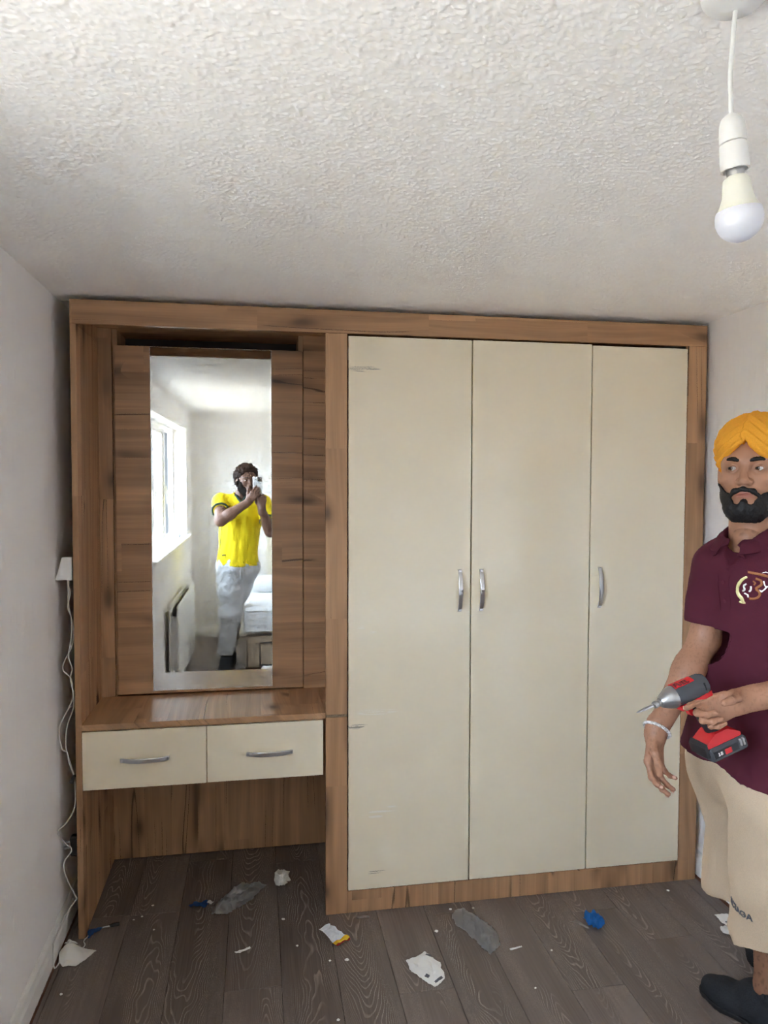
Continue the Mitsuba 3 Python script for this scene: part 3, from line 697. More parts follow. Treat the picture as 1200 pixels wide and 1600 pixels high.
# ------------------------------------------------------------------ people: smooth bodies from joined tapering volumes
class Field:
    """A distance field on a grid; shapes are joined smoothly; mesh() skins its zero level (surface nets)."""

    def __init__(self, lo, hi, h):
        self.lo, self.h = np.array(lo, float), h
        self.n = np.ceil((np.array(hi) - self.lo) / h).astype(int) + 1
        self.d = np.full(self.n, 0.5, np.float32)

    def _sub(self, lo, hi):
        a = np.clip(np.floor((np.array(lo) - self.lo) / self.h).astype(int), 0, self.n)
        b = np.clip(np.ceil((np.array(hi) - self.lo) / self.h).astype(int) + 1, 0, self.n)
        s = tuple(slice(x, y) for x, y in zip(a, b))
        ax = [self.lo[k] + self.h * np.arange(a[k], b[k]) for k in range(3)]
        return s, ax

    def _mix(self, s, d, k, mode):
        o = self.d[s]
        if o.size == 0:
            return
        if mode == 'sub':
            d = -d
        if mode == 'add':
            t = np.clip(.5 + .5 * (o - d) / k, 0, 1)
            self.d[s] = o * (1 - t) + d * t - k * t * (1 - t)
        else:
            t = np.clip(.5 - .5 * (o - d) / k, 0, 1)
            self.d[s] = o * (1 - t) + d * t + k * t * (1 - t)

    def cone(self, a, b, ra, rb=None, k=.02, mode='add'):
        a, b = np.array(a, float), np.array(b, float)
        rb = ra if rb is None else rb
        m = max(ra, rb) + 2.5 * k + 2 * self.h
        s, (X, Y, Z) = self._sub(np.minimum(a, b) - m, np.maximum(a, b) + m)
        X, Y, Z = X[:, None, None] - a[0], Y[None, :, None] - a[1], Z[None, None, :] - a[2]
        ab = b - a
        t = np.clip((X * ab[0] + Y * ab[1] + Z * ab[2]) / max(ab @ ab, 1e-12), 0, 1)
        d = np.sqrt((X - t * ab[0]) ** 2 + (Y - t * ab[1]) ** 2 + (Z - t * ab[2]) ** 2) - (ra + (rb - ra) * t)
        self._mix(s, d, k, mode)

    def ell(self, c, r, k=.02, R=None, mode='add', fn=None):
        c, r = np.array(c, float), np.array(r, float)
        m = r.max() + 2.5 * k + 2 * self.h
        s, (X, Y, Z) = self._sub(c - m, c + m)
        X, Y, Z = np.meshgrid(X - c[0], Y - c[1], Z - c[2], indexing='ij')
        if R is not None:
            X, Y, Z = (R[0, i] * X + R[1, i] * Y + R[2, i] * Z for i in range(3))
        k0 = np.sqrt((X / r[0]) ** 2 + (Y / r[1]) ** 2 + (Z / r[2]) ** 2) + 1e-9
        k1 = np.sqrt((X / r[0] ** 2) ** 2 + (Y / r[1] ** 2) ** 2 + (Z / r[2] ** 2) ** 2) + 1e-9
        self._mix(s, k0 * (k0 - 1) / k1, k, mode)

    def grid(self):
        return np.meshgrid(*[self.lo[k] + self.h * np.arange(self.n[k]) for k in range(3)], indexing='ij')

    def mesh(self):
        d = self.d
        ins = d < 0
        c = [ins[i:ins.shape[0] - 1 + i, j:ins.shape[1] - 1 + j, k:ins.shape[2] - 1 + k] for i in (0, 1) for j in (0, 1) for k in (0, 1)]
        cnt = sum(x.astype(np.int8) for x in c)
        cells = np.argwhere((cnt > 0) & (cnt < 8))
        idx = np.full(cnt.shape, -1, np.int64)
        idx[tuple(cells.T)] = np.arange(len(cells))
        corner = [np.array((i, j, k)) for i in (0, 1) for j in (0, 1) for k in (0, 1)]
        val = np.stack([d[tuple((cells + q).T)] for q in corner], 1)
        acc, num = np.zeros((len(cells), 3)), np.zeros(len(cells))
        for a in range(8):
            for b in range(a + 1, 8):
                if np.abs(corner[a] - corner[b]).sum() != 1:
                    continue
                va, vb = val[:, a], val[:, b]
                x = (va < 0) != (vb < 0)
                t = np.where(x, va / np.where(x, va - vb, 1), 0)
                acc += np.where(x[:, None], corner[a] + t[:, None] * (corner[b] - corner[a]), 0)
                num += x
        v = self.lo + self.h * (cells + acc / num[:, None])
        faces = []
        for ax in range(3):
            o1, o2 = (ax + 1) % 3, (ax + 2) % 3
            sl0 = [slice(None)] * 3; sl1 = [slice(None)] * 3
            sl0[ax], sl1[ax] = slice(0, -1), slice(1, None)
            e = np.argwhere(ins[tuple(sl0)] != ins[tuple(sl1)])
            e = e[(e[:, o1] > 0) & (e[:, o2] > 0) & (e[:, o1] < self.n[o1] - 1) & (e[:, o2] < self.n[o2] - 1)]
            flip = ~ins[tuple(e.T)]
            u1, u2 = np.eye(3, dtype=int)[o1], np.eye(3, dtype=int)[o2]
            q = np.stack([idx[tuple((e - u1 - u2).T)], idx[tuple((e - u2).T)], idx[tuple(e.T)], idx[tuple((e - u1).T)]], 1)
            q[flip] = q[flip][:, ::-1]
            faces.append(q)
        q = np.vstack(faces)
        q = q[(q >= 0).all(1)]
        return trimesh.Trimesh(v, np.vstack([q[:, [0, 1, 2]], q[:, [0, 2, 3]]]), process=False)


def sm(a, b, x):
    t = np.clip((x - a) / (b - a), 0, 1)
    return t * t * (3 - 2 * t)


def basis(fwd, upv=(0, 0, 1)):
    """Columns: the figure's left, its front, its top (right-handed)."""
    f = np.array(fwd, float); f /= np.linalg.norm(f)
    l = np.cross(np.array(upv, float), f); l /= np.linalg.norm(l)
    u = np.cross(f, l)
    # x = the figure's right so that (x, y = front, z = top) is right-handed
    return np.stack([-l, f, u], 1)


def unit(v):
    v = np.array(v, float)
    return v / np.linalg.norm(v)


def head_field(h=.0026, fleshy=1.0):
    F = Field((-.115, -.135, -.22), (.115, .145, .145), h)
    F.ell((0, -.018, .036), (.076, .098, .084), .02)
    F.ell((0, .018, -.030), (.063, .074, .082), .03)
    F.ell((0, .030, .020), (.066, .062, .050), .02)
    F.cone((0, .068, -.098), (0, .066, -.100), .021, .021, .03)
    for s in (-1, 1):
        F.cone((s * .050, .002, -.070), (s * .018, .066, -.098), .020, .018, .03)
        F.ell((s * .043, .056, -.030), (.024, .024, .020), .022)
        F.cone((s * .012, .086, .020), (s * .046, .068, .021), .0085, .008, .012)
    F.cone((0, -.030, -.05), (0, -.048, -.20), .058, .062, .03)
    # eye sockets, nose, mouth
    for s in (-1, 1):
        F.ell((s * .0325, .094, .000), (.021, .016, .013), .012, mode='sub')
    F.cone((0, .084, .010), (0, .107, -.030), .0072, .0105, .010)
    F.ell((0, .108, -.034), (.0125, .0125, .0105), .006)
    for s in (-1, 1):
        F.ell((s * .0135, .096, -.037), (.0085, .012, .0085), .005)
        F.ell((s * .0075, .104, -.0455), (.0038, .006, .004), .003, mode='sub')
    F.ell((0, .077, -.066), (.030, .020, .022), .014)
    F.ell((0, .0945, -.0635), (.0215, .0085, .0062 * fleshy), .004)
    F.ell((0, .0930, -.0745), (.0190, .0088, .0072 * fleshy), .004)
    F.ell((0, .1010, -.0690), (.0200, .0080, .0013), .002, mode='sub')
    # lids
    for s in (-1, 1):
        F.ell((s * .0325, .0735, .000), (.0150, .0145, .0135), .004)
        F.ell((s * .0325, .0900, -.0008), (.0140, .0125, .0043), .0015, mode='sub')
        F.ell((s * .079, -.012, -.012), (.010, .021, .031), .006)
        F.ell((s * .088, -.006, -.010), (.006, .012, .019), .005, mode='sub')
    return F


def eyes_mesh(look):
    ms, cs = [], []
    for s in (-1, 1):
        m = trimesh.creation.icosphere(4, .0122)
        g = unit(look)
        a = np.degrees(np.arccos(np.clip(m.vertices @ g / .0122, -1, 1)))
        c = np.tile([.50, .46, .43], (len(m.vertices), 1))
        c[a < 33] = [.07, .035, .018]
        c[a < 14] = [.008, .007, .007]
        m.vertices += [s * .0325, .0745, 0]
        ms.append(m); cs.append(c)
    return ms, cs[0]


def moved(m, R, o, s=1.0):
    m = m.copy()
    m.vertices = m.vertices * s @ R.T + o
    return m


VC = {'type': 'mesh_attribute', 'name': 'vertex_color'}
for nm, ro, sp in (('skin', .48, .4), ('eye_white', .12, .5)):
    mat(nm, VC, ro, sp)


def hand(F, wrist, fdir, tdir, curls, thumb, L=1.0, k=.006):
    """Adds palm and five fingers. fdir: towards the fingers, tdir: towards the thumb; the palm faces cross(...) with sign given by curls' sign."""
    x = unit(fdir)
    y = np.array(tdir, float); y = unit(y - x * (x @ y))
    z = np.cross(x, y) * thumb['side']            # the back of the hand
    P = lambda a, b, c: np.array(wrist) + L * (a * x + b * y + c * z)
    F.cone(P(-.03, 0, 0), P(.015, 0, 0), .025 * L, .027 * L, .02)
    for yy, yk, xk in ((.012, .029, .090), (.004, .009, .094), (-.006, -.011, .089), (-.014, -.029, .080)):
        F.cone(P(.015, yy, 0), P(xk - .006, yk, .002), .0145 * L, .0120 * L, .014)
    F.cone(P(.02, .014, -.008), P(.05, .026, -.008), .015 * L, .013 * L, .012)
    tips = []
    for (yk, xk, ln, r, spread), cu in zip(((.029, .088, (.043, .026, .021), .0092, .06), (.009, .093, (.048, .030, .022), .0094, .0), (-.011, .088, (.044, .028, .022), .0090, -.05), (-.029, .079, (.035, .021, .019), .0080, -.12)), curls):
        p, ang = P(xk, yk, .001), 0.0
        base = unit(x + spread * y)
        for i in range(3):
            ang += math.radians(cu[i])
            d = base * math.cos(ang) - z * math.sin(ang)
            q = p + L * ln[i] * d
            F.cone(p, q, (r - .0007 * i) * L, (r - .0007 * (i + 1)) * L, k if i else .009)
            p = q
        tips.append((p, d))
    p = P(.022, .022, -.006)
    for (a, b, c), ln, r0, r1 in zip(thumb['dirs'], (.044, .034, .028), (.0140, .0110, .0102), (.0112, .0102, .0086)):
        d = unit(a * x + b * y + c * z)
        q = p + L * ln * d
        F.cone(p, q, r0 * L, r1 * L, .008)
        p = q
    tips.append((p, d))
    return tips, (x, y, z)


def nails(tips, z):
    out = []
    for p, d in tips:
        n = unit(z - d * (d @ z)) if abs(d @ z) < .95 else unit(np.cross(d, [0.3, .5, .8]))
        m = trimesh.creation.icosphere(2, 1.0)
        b = np.cross(d, n)
        m.vertices = (m.vertices * [.0062, .0048, .0016]) @ np.stack([d, b, n], 0) + p + n * .0072 - d * .001
        out.append(m)
    return out


def wrinkle(m, f, amp, seed, axis=(1, 1, .35), thr=None):
    """Moves the cloth along its normals in soft folds."""
    n = m.vertex_normals
    p = m.vertices * np.array(axis) * f
    a = meshkit.noise(p, seed) - .5
    b = meshkit.noise(p * 2.1 + 9, seed + 1) - .5
    m.vertices = m.vertices + n * (amp * (1.2 * a + .6 * b))[:, None]
    return m


def cloth_mat(name, c, rough=.8, f=900, sheen=.3):
    c = np.array(c)
    return mat(name, mikit.proc(lambda p, n, uv: mi.Color3f(*c.tolist()) * (0.90 + 0.2 * noise(p.x * f, p.y * f, p.z * f))), rough, .2, sheen=sheen)

# ------------------------------------------------------------------ the man with the driver
man = thing('person', 'man in an orange turban, maroon polo shirt and beige shorts holding a power driver', 'person')
SK = np.array([.375, .187, .112])
v_to = unit([-.59, -.81, 0])
HEAD_F = unit([-.725, -.69, .02])
HR = basis(HEAD_F, (.0, .0, 1))
HO, HS = np.array([1.376, 1.866, 1.640]), 1.05
BF = unit([-.92, -.40, 0])                      # the way the chest faces
BR = basis(BF)                                   # columns: his right, front, up
W = lambda c, r=0, f=0, u=0: np.array(c) + BR[:, 0] * r + BR[:, 1] * f + np.array([0, 0, u])

HF = head_field(.0026)
hm = HF.mesh()
hv = hm.vertices
ncol = np.tile(SK, (len(hv), 1))
lip = np.exp(-((hv[:, 0] / .022) ** 2) ** 2 - ((hv[:, 2] + .0695) / .0105) ** 4) * (hv[:, 1] > .08)
ncol = ncol * (1 - .75 * lip[:, None]) + np.array([.36, .13, .105]) * .75 * lip[:, None]
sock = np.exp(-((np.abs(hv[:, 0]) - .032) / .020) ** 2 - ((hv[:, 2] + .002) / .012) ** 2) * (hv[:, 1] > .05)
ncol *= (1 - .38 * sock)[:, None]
blot = meshkit.noise(hv * 45, 3)
ncol *= (.94 + .12 * blot)[:, None]
head_m = moved(hm, HR, HO, HS)

NECK = np.array([1.385, 1.880, 1.445])
CH, PV = np.array([1.385, 1.875, 1.20]), np.array([1.455, 1.925, .86])
SH_R, SH_L = np.array([1.322, 1.936, 1.375]), W((1.392, 1.872, 1.405), -.185)
EL_R, WR_R = np.array([1.300, 1.955, 1.140]), np.array([1.116, 1.901, .888])
EL_L, WR_L = np.array([1.500, 1.655, 1.090]), np.array([1.247, 1.704, 1.034])
H_L, H_R = np.array([1.450, 1.830, .85]), np.array([1.475, 2.035, .85])
K_L, K_R = np.array([1.440, 1.835, .47]), np.array([1.585, 2.085, .47])
A_L, A_R = np.array([1.470, 1.868, .085]), np.array([1.640, 2.010, .085])

# arms and hands
FR = Field((.98, 1.80, .70), (1.45, 2.12, 1.46), .0032)
FR.cone(SH_R, EL_R, .052, .041, .02)
FR.cone(EL_R, EL_R + .35 * (WR_R - EL_R), .042, .043, .02)
FR.cone(EL_R + .3 * (WR_R - EL_R), WR_R, .043, .028, .02)
tips_r, (rx, ry, rz) = hand(FR, WR_R, (-.14, -.20, -.97), (-.90, -.40, .10), ((20, 34, 20), (20, 28, 18), (22, 30, 18), (26, 34, 22)),
                            {'side': 1, 'dirs': ((.80, .42, -.55), (.95, -.12, -.30), (.98, -.20, -.05))}, .93)
FL = Field((.99, 1.58, .88), (1.60, 1.84, 1.46), .0032)
FL.cone(SH_L, EL_L, .053, .043, .02)
FL.cone(EL_L, EL_L + .35 * (WR_L - EL_L), .045, .044, .02)
FL.cone(EL_L + .3 * (WR_L - EL_L), WR_L, .043, .030, .02)
GX = unit([-.95, -.02, -.22])
tips_l, (gx, gy, gz) = hand(FL, WR_L, GX, (-.22, .10, .97), ((8, 16, 10), (16, 88, 60), (18, 92, 62), (22, 92, 62)),
                            {'side': 1, 'dirs': ((.55, .12, -.95), (.80, .15, -.55), (.9, .1, -.35))}, 1.02)
# legs
LF = Field((1.36, 1.74, .02), (1.68, 2.24, .62), .006)
for k_, a_ in ((K_L, A_L), (K_R, A_R)):
    back = np.array([.02, .008, 0])
    LF.cone(k_ + [0, 0, .12], k_, .066, .056, .02)
    LF.cone(k_, k_ + (a_ - k_) * .35 + back, .054, .058, .03)
    LF.cone(k_ + (a_ - k_) * .35 + back, a_ + [0, 0, .04], .056, .037, .03)
    LF.cone(a_ + [0, 0, .04], a_ - [0, 0, .03], .036, .038, .02)
# a hidden core keeps the body whole
CF = Field((1.2, 1.62, .40), (1.66, 2.2, 1.50), .009)
CF.cone(NECK, CH + [.04, .01, .06], .048, .058, .02)
CF.cone(CH + [.04, .01, .06], PV, .058, .078, .03)
CF.cone(PV + [0, 0, .02], H_L, .085, .075, .03); CF.cone(H_L, K_L + [0, 0, .04], .075, .06, .03)
CF.cone(PV + [0, 0, .02], H_R, .085, .075, .03); CF.cone(H_R, K_R + [0, 0, .04], .075, .06, .03)
CF.cone(CH + [.03, .01, .15], SH_R + [.01, 0, .01], .042, .036, .02); CF.cone(CH + [.03, .01, .15], SH_L, .042, .036, .02)
parts = [FR.mesh(), FL.mesh(), LF.mesh(), CF.mesh()]
bc = [ncol]
for i, m in enumerate(parts):
    b = meshkit.noise(m.vertices * 30, 4)
    hair = meshkit.noise(m.vertices * np.array([420, 420, 90]), 6)
    tone = (.92 + .14 * b) * (1 - (.16 if i < 2 else .34) * sm(.60, .8, hair))
    bc.append(SK * ([.98, 1.02, .62, 1][i]) * tone[:, None])
nl = nails(tips_r[:4], rz) + nails(tips_r[4:], -rz * .3 - ry) + nails(tips_l[:1], gz)
bc.append(np.tile([.52, .30, .22], (sum(len(n.vertices) for n in nl), 1)))
body = cat_(head_m, *parts, *nl)
put('body', body, 'skin', man, smooth=True, color=np.clip(np.vstack(bc), 0, 1), label='brown skin')
em, ec = eyes_mesh((.36, .93, .0))
put('eye', moved(em[1], HR, HO, HS), 'eye_white', man, smooth=True, color=ec)
put('eye', moved(em[0], HR, HO, HS), 'eye_white', man, smooth=True, color=ec)

# beard, moustache and brows on the head
mat('black_hair', mikit.proc(lambda p, n, uv: mix((.004, .004, .0045), (.018, .016, .016), noise(p.x * 700, p.y * 700, p.z * 160))), .55, .3)
BFd = head_field(.0026)
BFd.ell((0, .060, -.105), (.036, .034, .030), .03)
X, Y, Z = BFd.grid()
ax_ = np.abs(X)
zl = -.086 + .022 * sm(.024, .044, ax_) + .024 * sm(.046, .070, ax_)
thick = .0075 + .0050 * sm(-.07, -.11, Z) + .003 * meshkit.noise(np.stack([X * 160, Y * 160, Z * 60], -1), 2) - .004
soft = np.minimum(zl - Z, .10) * .5
lipcut = .0255 - np.sqrt((X / 1.12) ** 2 + ((Z + .071) * 1.75) ** 2)
chin_bare = .0095 - np.sqrt(((ax_ - .0165)) ** 2 + ((Z + .0865) * 1.1) ** 2)
neckcut = np.maximum(-.030 - Y + .42 * (-.06 - Z) * 0, 0)
d = BFd.d - thick
d = np.maximum(d, -soft)
d = np.maximum(d, np.where(Y > .05, lipcut, -1))
d = np.maximum(d, np.where(Y > .05, chin_bare, -1))
d = np.maximum(d, (.006 - Y) + .45 * np.clip(-.070 - Z, 0, 1))     # not on the nape
d = np.maximum(d, (-.142 - Z))
BFd.d = d
for s in (-1, 1):
    BFd.cone((0, .1035, -.0545), (s * .022, .097, -.0600), .0052, .0068, .004)
    BFd.cone((s * .022, .097, -.0600), (s * .038, .080, -.0765), .0066, .0038, .004)
    BFd.cone((s * .038, .080, -.0765), (s * .050, .072, -.0790), .0034, .0012, .003)
BFd.cone((0, .093, -.084), (0, .090, -.10), .0070, .010, .006)
bm = BFd.mesh()
bm = wrinkle(bm, 190, .0026, 21, (1, 1, .4))
put('beard', moved(bm, HR, HO, HS), 'black_hair', man, smooth=True, label='full black beard and moustache')
brow = []
for s in (-1, 1):
    c = spline([(s * .0125, .0945, .0185), (s * .024, .0925, .0225), (s * .038, .0840, .0235), (s * .050, .0715, .0180)], 6)
    m = tube(c, [.0030, .0058, .0058, .0046, .0015], 8)
    brow.append(m)
put('eyebrows', moved(cat_(*brow), HR, HO, HS), 'black_hair', man, smooth=True)

# turban: layered wraps crossing above the forehead
TF = Field((-.13, -.17, -.075), (.13, .14, .20), .0026)
TF.ell((0, -.026, .056), (.088, .116, .070), .02)
TF.ell((0, -.036, .030), (.090, .106, .090), .03)
TF.ell((0, -.010, .066), (.080, .104, .062), .03)
TF.ell((0, -.050, .100), (.066, .080, .042), .05)
X, Y, Z = TF.grid()
edge = .080 - 1.15 * np.abs(X)
front = sm(-.03, .02, Y)
low = np.where(Y > .030, np.maximum(edge, -.030), np.minimum(edge, -.012 - .045 * sm(.030, -.01, Y)))
cut = (low - Z)
d = np.maximum(TF.d, cut * .72)
TF.d = d.astype(np.float32)
tm = TF.mesh()
v = tm.vertices
nrm_ = tm.vertex_normals
s_ = np.where(v[:, 0] < .012 - 0.10 * (v[:, 2] - .064), -1.0, 1.0)         # his left-hand panel passes over
al = (v[:, 2] + .80 * np.abs(v[:, 0] - .0) * (1 - .3 * sm(.05, -.10, v[:, 1])) * np.where(s_ < 0, 1, 1) + np.where(s_ < 0, 0, .006))
fold = al / .0205 + .5 * meshkit.noise(v * 14, 2) + np.where(s_ < 0, 0, .37)
fr = fold - np.floor(fold)
step_ = .0050 * (fr ** .9) * (1 - sm(.86, 1.0, fr))
over = np.where(s_ < 0, .0050, 0)
fine = .0012 * (meshkit.noise(np.stack([al * 260, v[:, 0] * 12, v[:, 1] * 12], -1), 4) - .5)
tm.vertices = v + nrm_ * (step_ + over + fine)[:, None]
cloth_mat('turban_cloth', (.74, .325, .032), .8, 700)
put('turban', moved(tm, HR, HO + HR @ np.array([0, 0, .0]), HS), 'turban_cloth', man, smooth=True, label='orange wrapped turban')

# polo shirt
cloth_mat('maroon_cloth', (.078, .0145, .026), .85, 1100, .15)
SF = Field((1.17, 1.58, .70), (1.68, 2.20, 1.52), .0052)
SF.ell(W((1.392, 1.876, 1.25)), (.182, .112, .185), .05, BR)
SF.ell(W((1.405, 1.885, 1.10)), (.168, .118, .20), .06, BR)
SF.ell(W((1.428, 1.905, .94)), (.170, .132, .19), .06, BR)
SF.cone(W((1.445, 1.918, .86), .075), W((1.450, 1.922, .77), .095), .118, .130, .05)
SF.cone(W((1.440, 1.918, .86), -.080, .015), W((1.446, 1.922, .74), -.100, .035), .128, .166, .05)
SF.ell(W((1.385, 1.872, 1.345), 0, .01), (.150, .095, .09), .05, BR)
SF.cone(W((1.395, 1.875, 1.40), .05), SH_R - [0, 0, .012], .062, .060, .04)
SF.cone(W((1.395, 1.875, 1.40), -.05), SH_L - [0, 0, .012], .062, .060, .04)
SF.cone(SH_R - [0, 0, .012], SH_R + .52 * (EL_R - SH_R), .061, .061, .02)
SF.cone(SH_R + .3 * (EL_R - SH_R), SH_R + .72 * (EL_R - SH_R), .062, .062, .02)
SF.cone(SH_L - [0, 0, .012], SH_L + .70 * (EL_L - SH_L), .062, .064, .02)
SF.cone(W((1.394, 1.874, 1.42)), NECK + [0, 0, .01], .074, .066, .03)
X, Y, Z = SF.grid()
# flat hem, cut sleeves, open neck with a V
SF.d = np.maximum(SF.d, .780 + .05 * (Y - 1.95) - Z)
for a_, b_, t_ in ((SH_R, EL_R, .80), (SH_L, EL_L, .84)):
    ax1 = unit(b_ - a_); c_ = a_ + t_ * (b_ - a_)
    SF.d = np.where(SF.d < .09, np.where(np.sqrt((X - c_[0]) ** 2 + (Y - c_[1]) ** 2 + (Z - c_[2]) ** 2) < .12, np.maximum(SF.d, (X - c_[0]) * ax1[0] + (Y - c_[1]) * ax1[1] + (Z - c_[2]) * ax1[2]), SF.d), SF.d)
SF.d = SF.d.astype(np.float32)
NT = W(NECK, 0, .012)
SF.cone(NT + [0, 0, .10], NT + [0, 0, -.012], .060, .056, .012, 'sub')
vb = W((1.385, 1.872, 1.352), 0, .118)
nf = W(NECK, 0, .075) + [0, 0, .02]
for t_ in np.linspace(0, 1, 7):
    c_ = vb + (nf - vb) * t_
    SF.cone(c_, c_ + BR[:, 1] * .05, .004 + .040 * t_, .004 + .040 * t_, .006, 'sub')
shirt = SF.mesh()
shirt = wrinkle(shirt, 9, .012, 31, (1, 1, .55))
shirt = wrinkle(shirt, 24, .0035, 33, (1, 1, .5))
sh = put('polo_shirt', shirt, 'maroon_cloth', man, smooth=True, label='maroon polo shirt')


def on_shirt(o, d):
    """Where a line meets the shirt, and the shirt's normal there."""
    t, i, f = [], [], []
    loc, ir, it = shirt.ray.intersects_location([o], [d], multiple_hits=True)
    k = np.argmin(((loc - o) @ d))
    return loc[k], shirt.face_normals[it[k]]


# collar flaps and placket
col = []
for s in (1, -1):
    ring_o, ring_i = [], []
    for a in np.linspace(0.10, math.pi, 15):
        rr, h0 = .066, .016
        dirv = BR[:, 0] * s * math.sin(a) + BR[:, 1] * math.cos(a)
        lift = .030 * sm(.2, 2.4, a) + .002
        ring_i.append(W(NECK, 0, .006) + dirv * (rr - .004) + [0, 0, lift - .006])
        drop = .052 * (1 - .45 * sm(.1, 2.6, a))
        ring_o.append(W(NECK, 0, .008) + dirv * (rr + .024 + .010 * (a < .8)) + [0, 0, lift - drop + .008])
    # the flap point, running down beside the V
    ri, ro = np.array(ring_i), np.array(ring_o)
    ri[0] = W(NECK, s * .014, .082) + [0, 0, -.018]
    ro[0] = W(NECK, s * .046, .098) + [0, 0, -.052]
    n = len(ri)
    ri, ro = spline(ri, 3), spline(ro, 3)
    n = len(ri)
    top, mid = ri + (ro - ri) * .0, (ri + ro) / 2 + np.array([0, 0, .008])
    vs = np.vstack([ri, mid, ro])
    th = .004
    cen = W(NECK)
    outw = vs - cen; outw[:, 2] = .03; outw /= np.linalg.norm(outw, axis=1, keepdims=True)
    vs = np.vstack([vs + outw * th, vs])
    fs = []
    for i in range(n - 1):
        for r_ in range(2):
            a0, a1, b0, b1 = r_ * n + i, r_ * n + i + 1, (r_ + 1) * n + i, (r_ + 1) * n + i + 1
            fs += [[a0, b0, b1], [a0, b1, a1]]
            a0, a1, b0, b1 = (q + 3 * n for q in (a0, a1, b0, b1))
            fs += [[a0, b1, b0], [a0, a1, b1]]
        for e in (0, 2):
            a0, a1 = e * n + i, e * n + i + 1
            fs += [[a0, a1, a1 + 3 * n], [a0, a1 + 3 * n, a0 + 3 * n]]
    m = trimesh.Trimesh(vs, fs, process=False); m.fix_normals()
    col.append(m)
put('collar', cat_(*col), 'maroon_cloth', sh, smooth=50)
pk = []
for i in range(7):
    z = 1.345 - i * .017
    p, nn = on_shirt(W((1.385, 1.872, z), .012, .30), -BR[:, 1])
    pk.append(p + nn * .0005)
pv = np.array(pk)
mm = cat_(*[tube(pv + BR[:, 0] * o_, .0012, 6) for o_ in (-.016, .016)])
put('placket', mm, 'maroon_cloth', sh)
mat('button_red', (.10, .02, .035), .3)
for z in (1.325, 1.272):
    p, nn = on_shirt(W((1.385, 1.872, z), .012, .30), -BR[:, 1])
    b_ = trimesh.creation.cylinder(.0055, .0025, sections=16)
    b_.apply_transform(trimesh.geometry.align_vectors([0, 0, 1], nn)); b_.apply_translation(p + nn * .0012)
    put('button', b_, 'button_red', sh)

# the badge on the chest: a brown T-shaped bar over a 3-like curve, with a striped gold and silver cat to its left
mat('badge_brown', (.30, .105, .035), .6)
mat('badge_gold', (.78, .72, .36), .25, .6, .35)
mat('badge_silver', (.80, .78, .76), .25, .6, .35)
RAYD = unit(np.array([1.291, 1.746, 1.320]) - CAM)
b0, bn = on_shirt(CAM, RAYD)
ex = unit(np.cross([0, 0, 1], bn)); ey = np.cross(bn, ex)


def badge(pts, w, m, t=.0010):
    q = []
    for a, b in spline(pts, 5):
        p0 = b0 + ex * a + ey * b
        p, nn = on_shirt(p0 + bn * .05, -bn)
        q.append(p)
    q = np.array(q)
    mm_ = tube(q, w, 8)
    # flattened on to the cloth
    k = (mm_.vertices - b0) @ bn
    base = np.repeat((q - b0) @ bn, 8)
    kk = np.concatenate([base, base[:1], base[-1:]])
    mm_.vertices += np.outer((kk - k) + (k - kk) * .25 + .0008, bn)
    return mm_


U_ = .00178     # metres per photograph pixel there
px = lambda x, y: ((x - 30) * U_ * 1.22, (40 - y) * U_)
put('badge', cat_(badge([px(27, 15), px(40, 17.5), px(52, 20.5)], .0038, 0), badge([px(36, 24), px(42, 27), px(42.5, 33), px(37, 39), px(41, 45), px(40, 51), px(35, 55), px(29, 56)], .0035, 0), badge([px(33, 28), px(36, 31), px(34, 34)], .0022, 0)), 'badge_brown', sh, smooth=True, label='brown T-bar and 3-shaped badge')
put('badge', cat_(badge([px(26.5, 22), px(21, 27), px(17, 34), px(15, 42), px(16, 50), px(20, 57), px(22, 63)], [.0030, .0042, .0048, .0040, .0052, .0055, .0040], 0), badge([px(17, 62), px(21, 63.5), px(24.5, 63)], .0028, 0)), 'badge_gold', sh, smooth=True, label='gold curved cat back and tail')
put('badge', cat_(*[badge(q, w_, 0) for q, w_ in (([px(26, 33), px(22.5, 37), px(24, 42), px(21, 45)], .0026), ([px(31, 36), px(31, 41), px(29, 45)], .0026), ([px(23, 48), px(27, 50), px(28, 54)], .0022), ([px(45, 27), px(46.5, 33), px(48, 36), px(46, 40), px(42.5, 44)], .0020), ([px(51, 34), px(48.5, 36)], .0020), ([px(40.5, 41), px(43, 43)], .0018), ([px(52, 26), px(55, 30)], .0017), ([px(43, 15.5), px(46, 14), px(49, 14.5), px(52, 17)], .0012))]), 'badge_silver', sh, smooth=True, label='silver cat paws, whiskers and head lines')

# beige shorts
cloth_mat('beige_cloth', (.56, .43, .30), .85, 900, .2)
QF = Field((1.26, 1.62, .20), (1.74, 2.30, .96), .0058)
QF.cone(PV + [0, 0, -.02], PV + [0, 0, -.10], .115, .125, .05)
QF.cone(H_L + [0, 0, -.07], H_L + [-.01, -.015, -.12], .108, .128, .05)
QF.cone(H_L + [-.01, -.015, -.10], K_L + [.012, .004, 0], .128, .112, .03)
QF.cone(K_L + [.012, .004, 0], A_L + [-.002, .004, .185], .112, .116, .03)
QF.cone(H_R + [0, 0, -.07], H_R + [-.02, .01, -.12], .108, .122, .05)
QF.cone(H_R + [-.02, .01, -.10], K_R + [-.035, .0, 0], .124, .112, .03)
QF.cone(K_R + [-.035, .0, 0], K_R + [-.045, .005, -.19], .112, .118, .03)
X, Y, Z = QF.grid()
hem = np.where((X - 1.46) * .35 + (Y - 1.975) > 0, .278 - .10 * (X - 1.50), .256 + .30 * np.abs(Y - 1.87))
QF.d = np.maximum(np.maximum(QF.d, hem - Z), Z - .80).astype(np.float32)
shorts = QF.mesh()
sv0 = shorts.vertices.copy()
shorts = wrinkle(shorts, 11, .020, 41, (1, 1, .32))
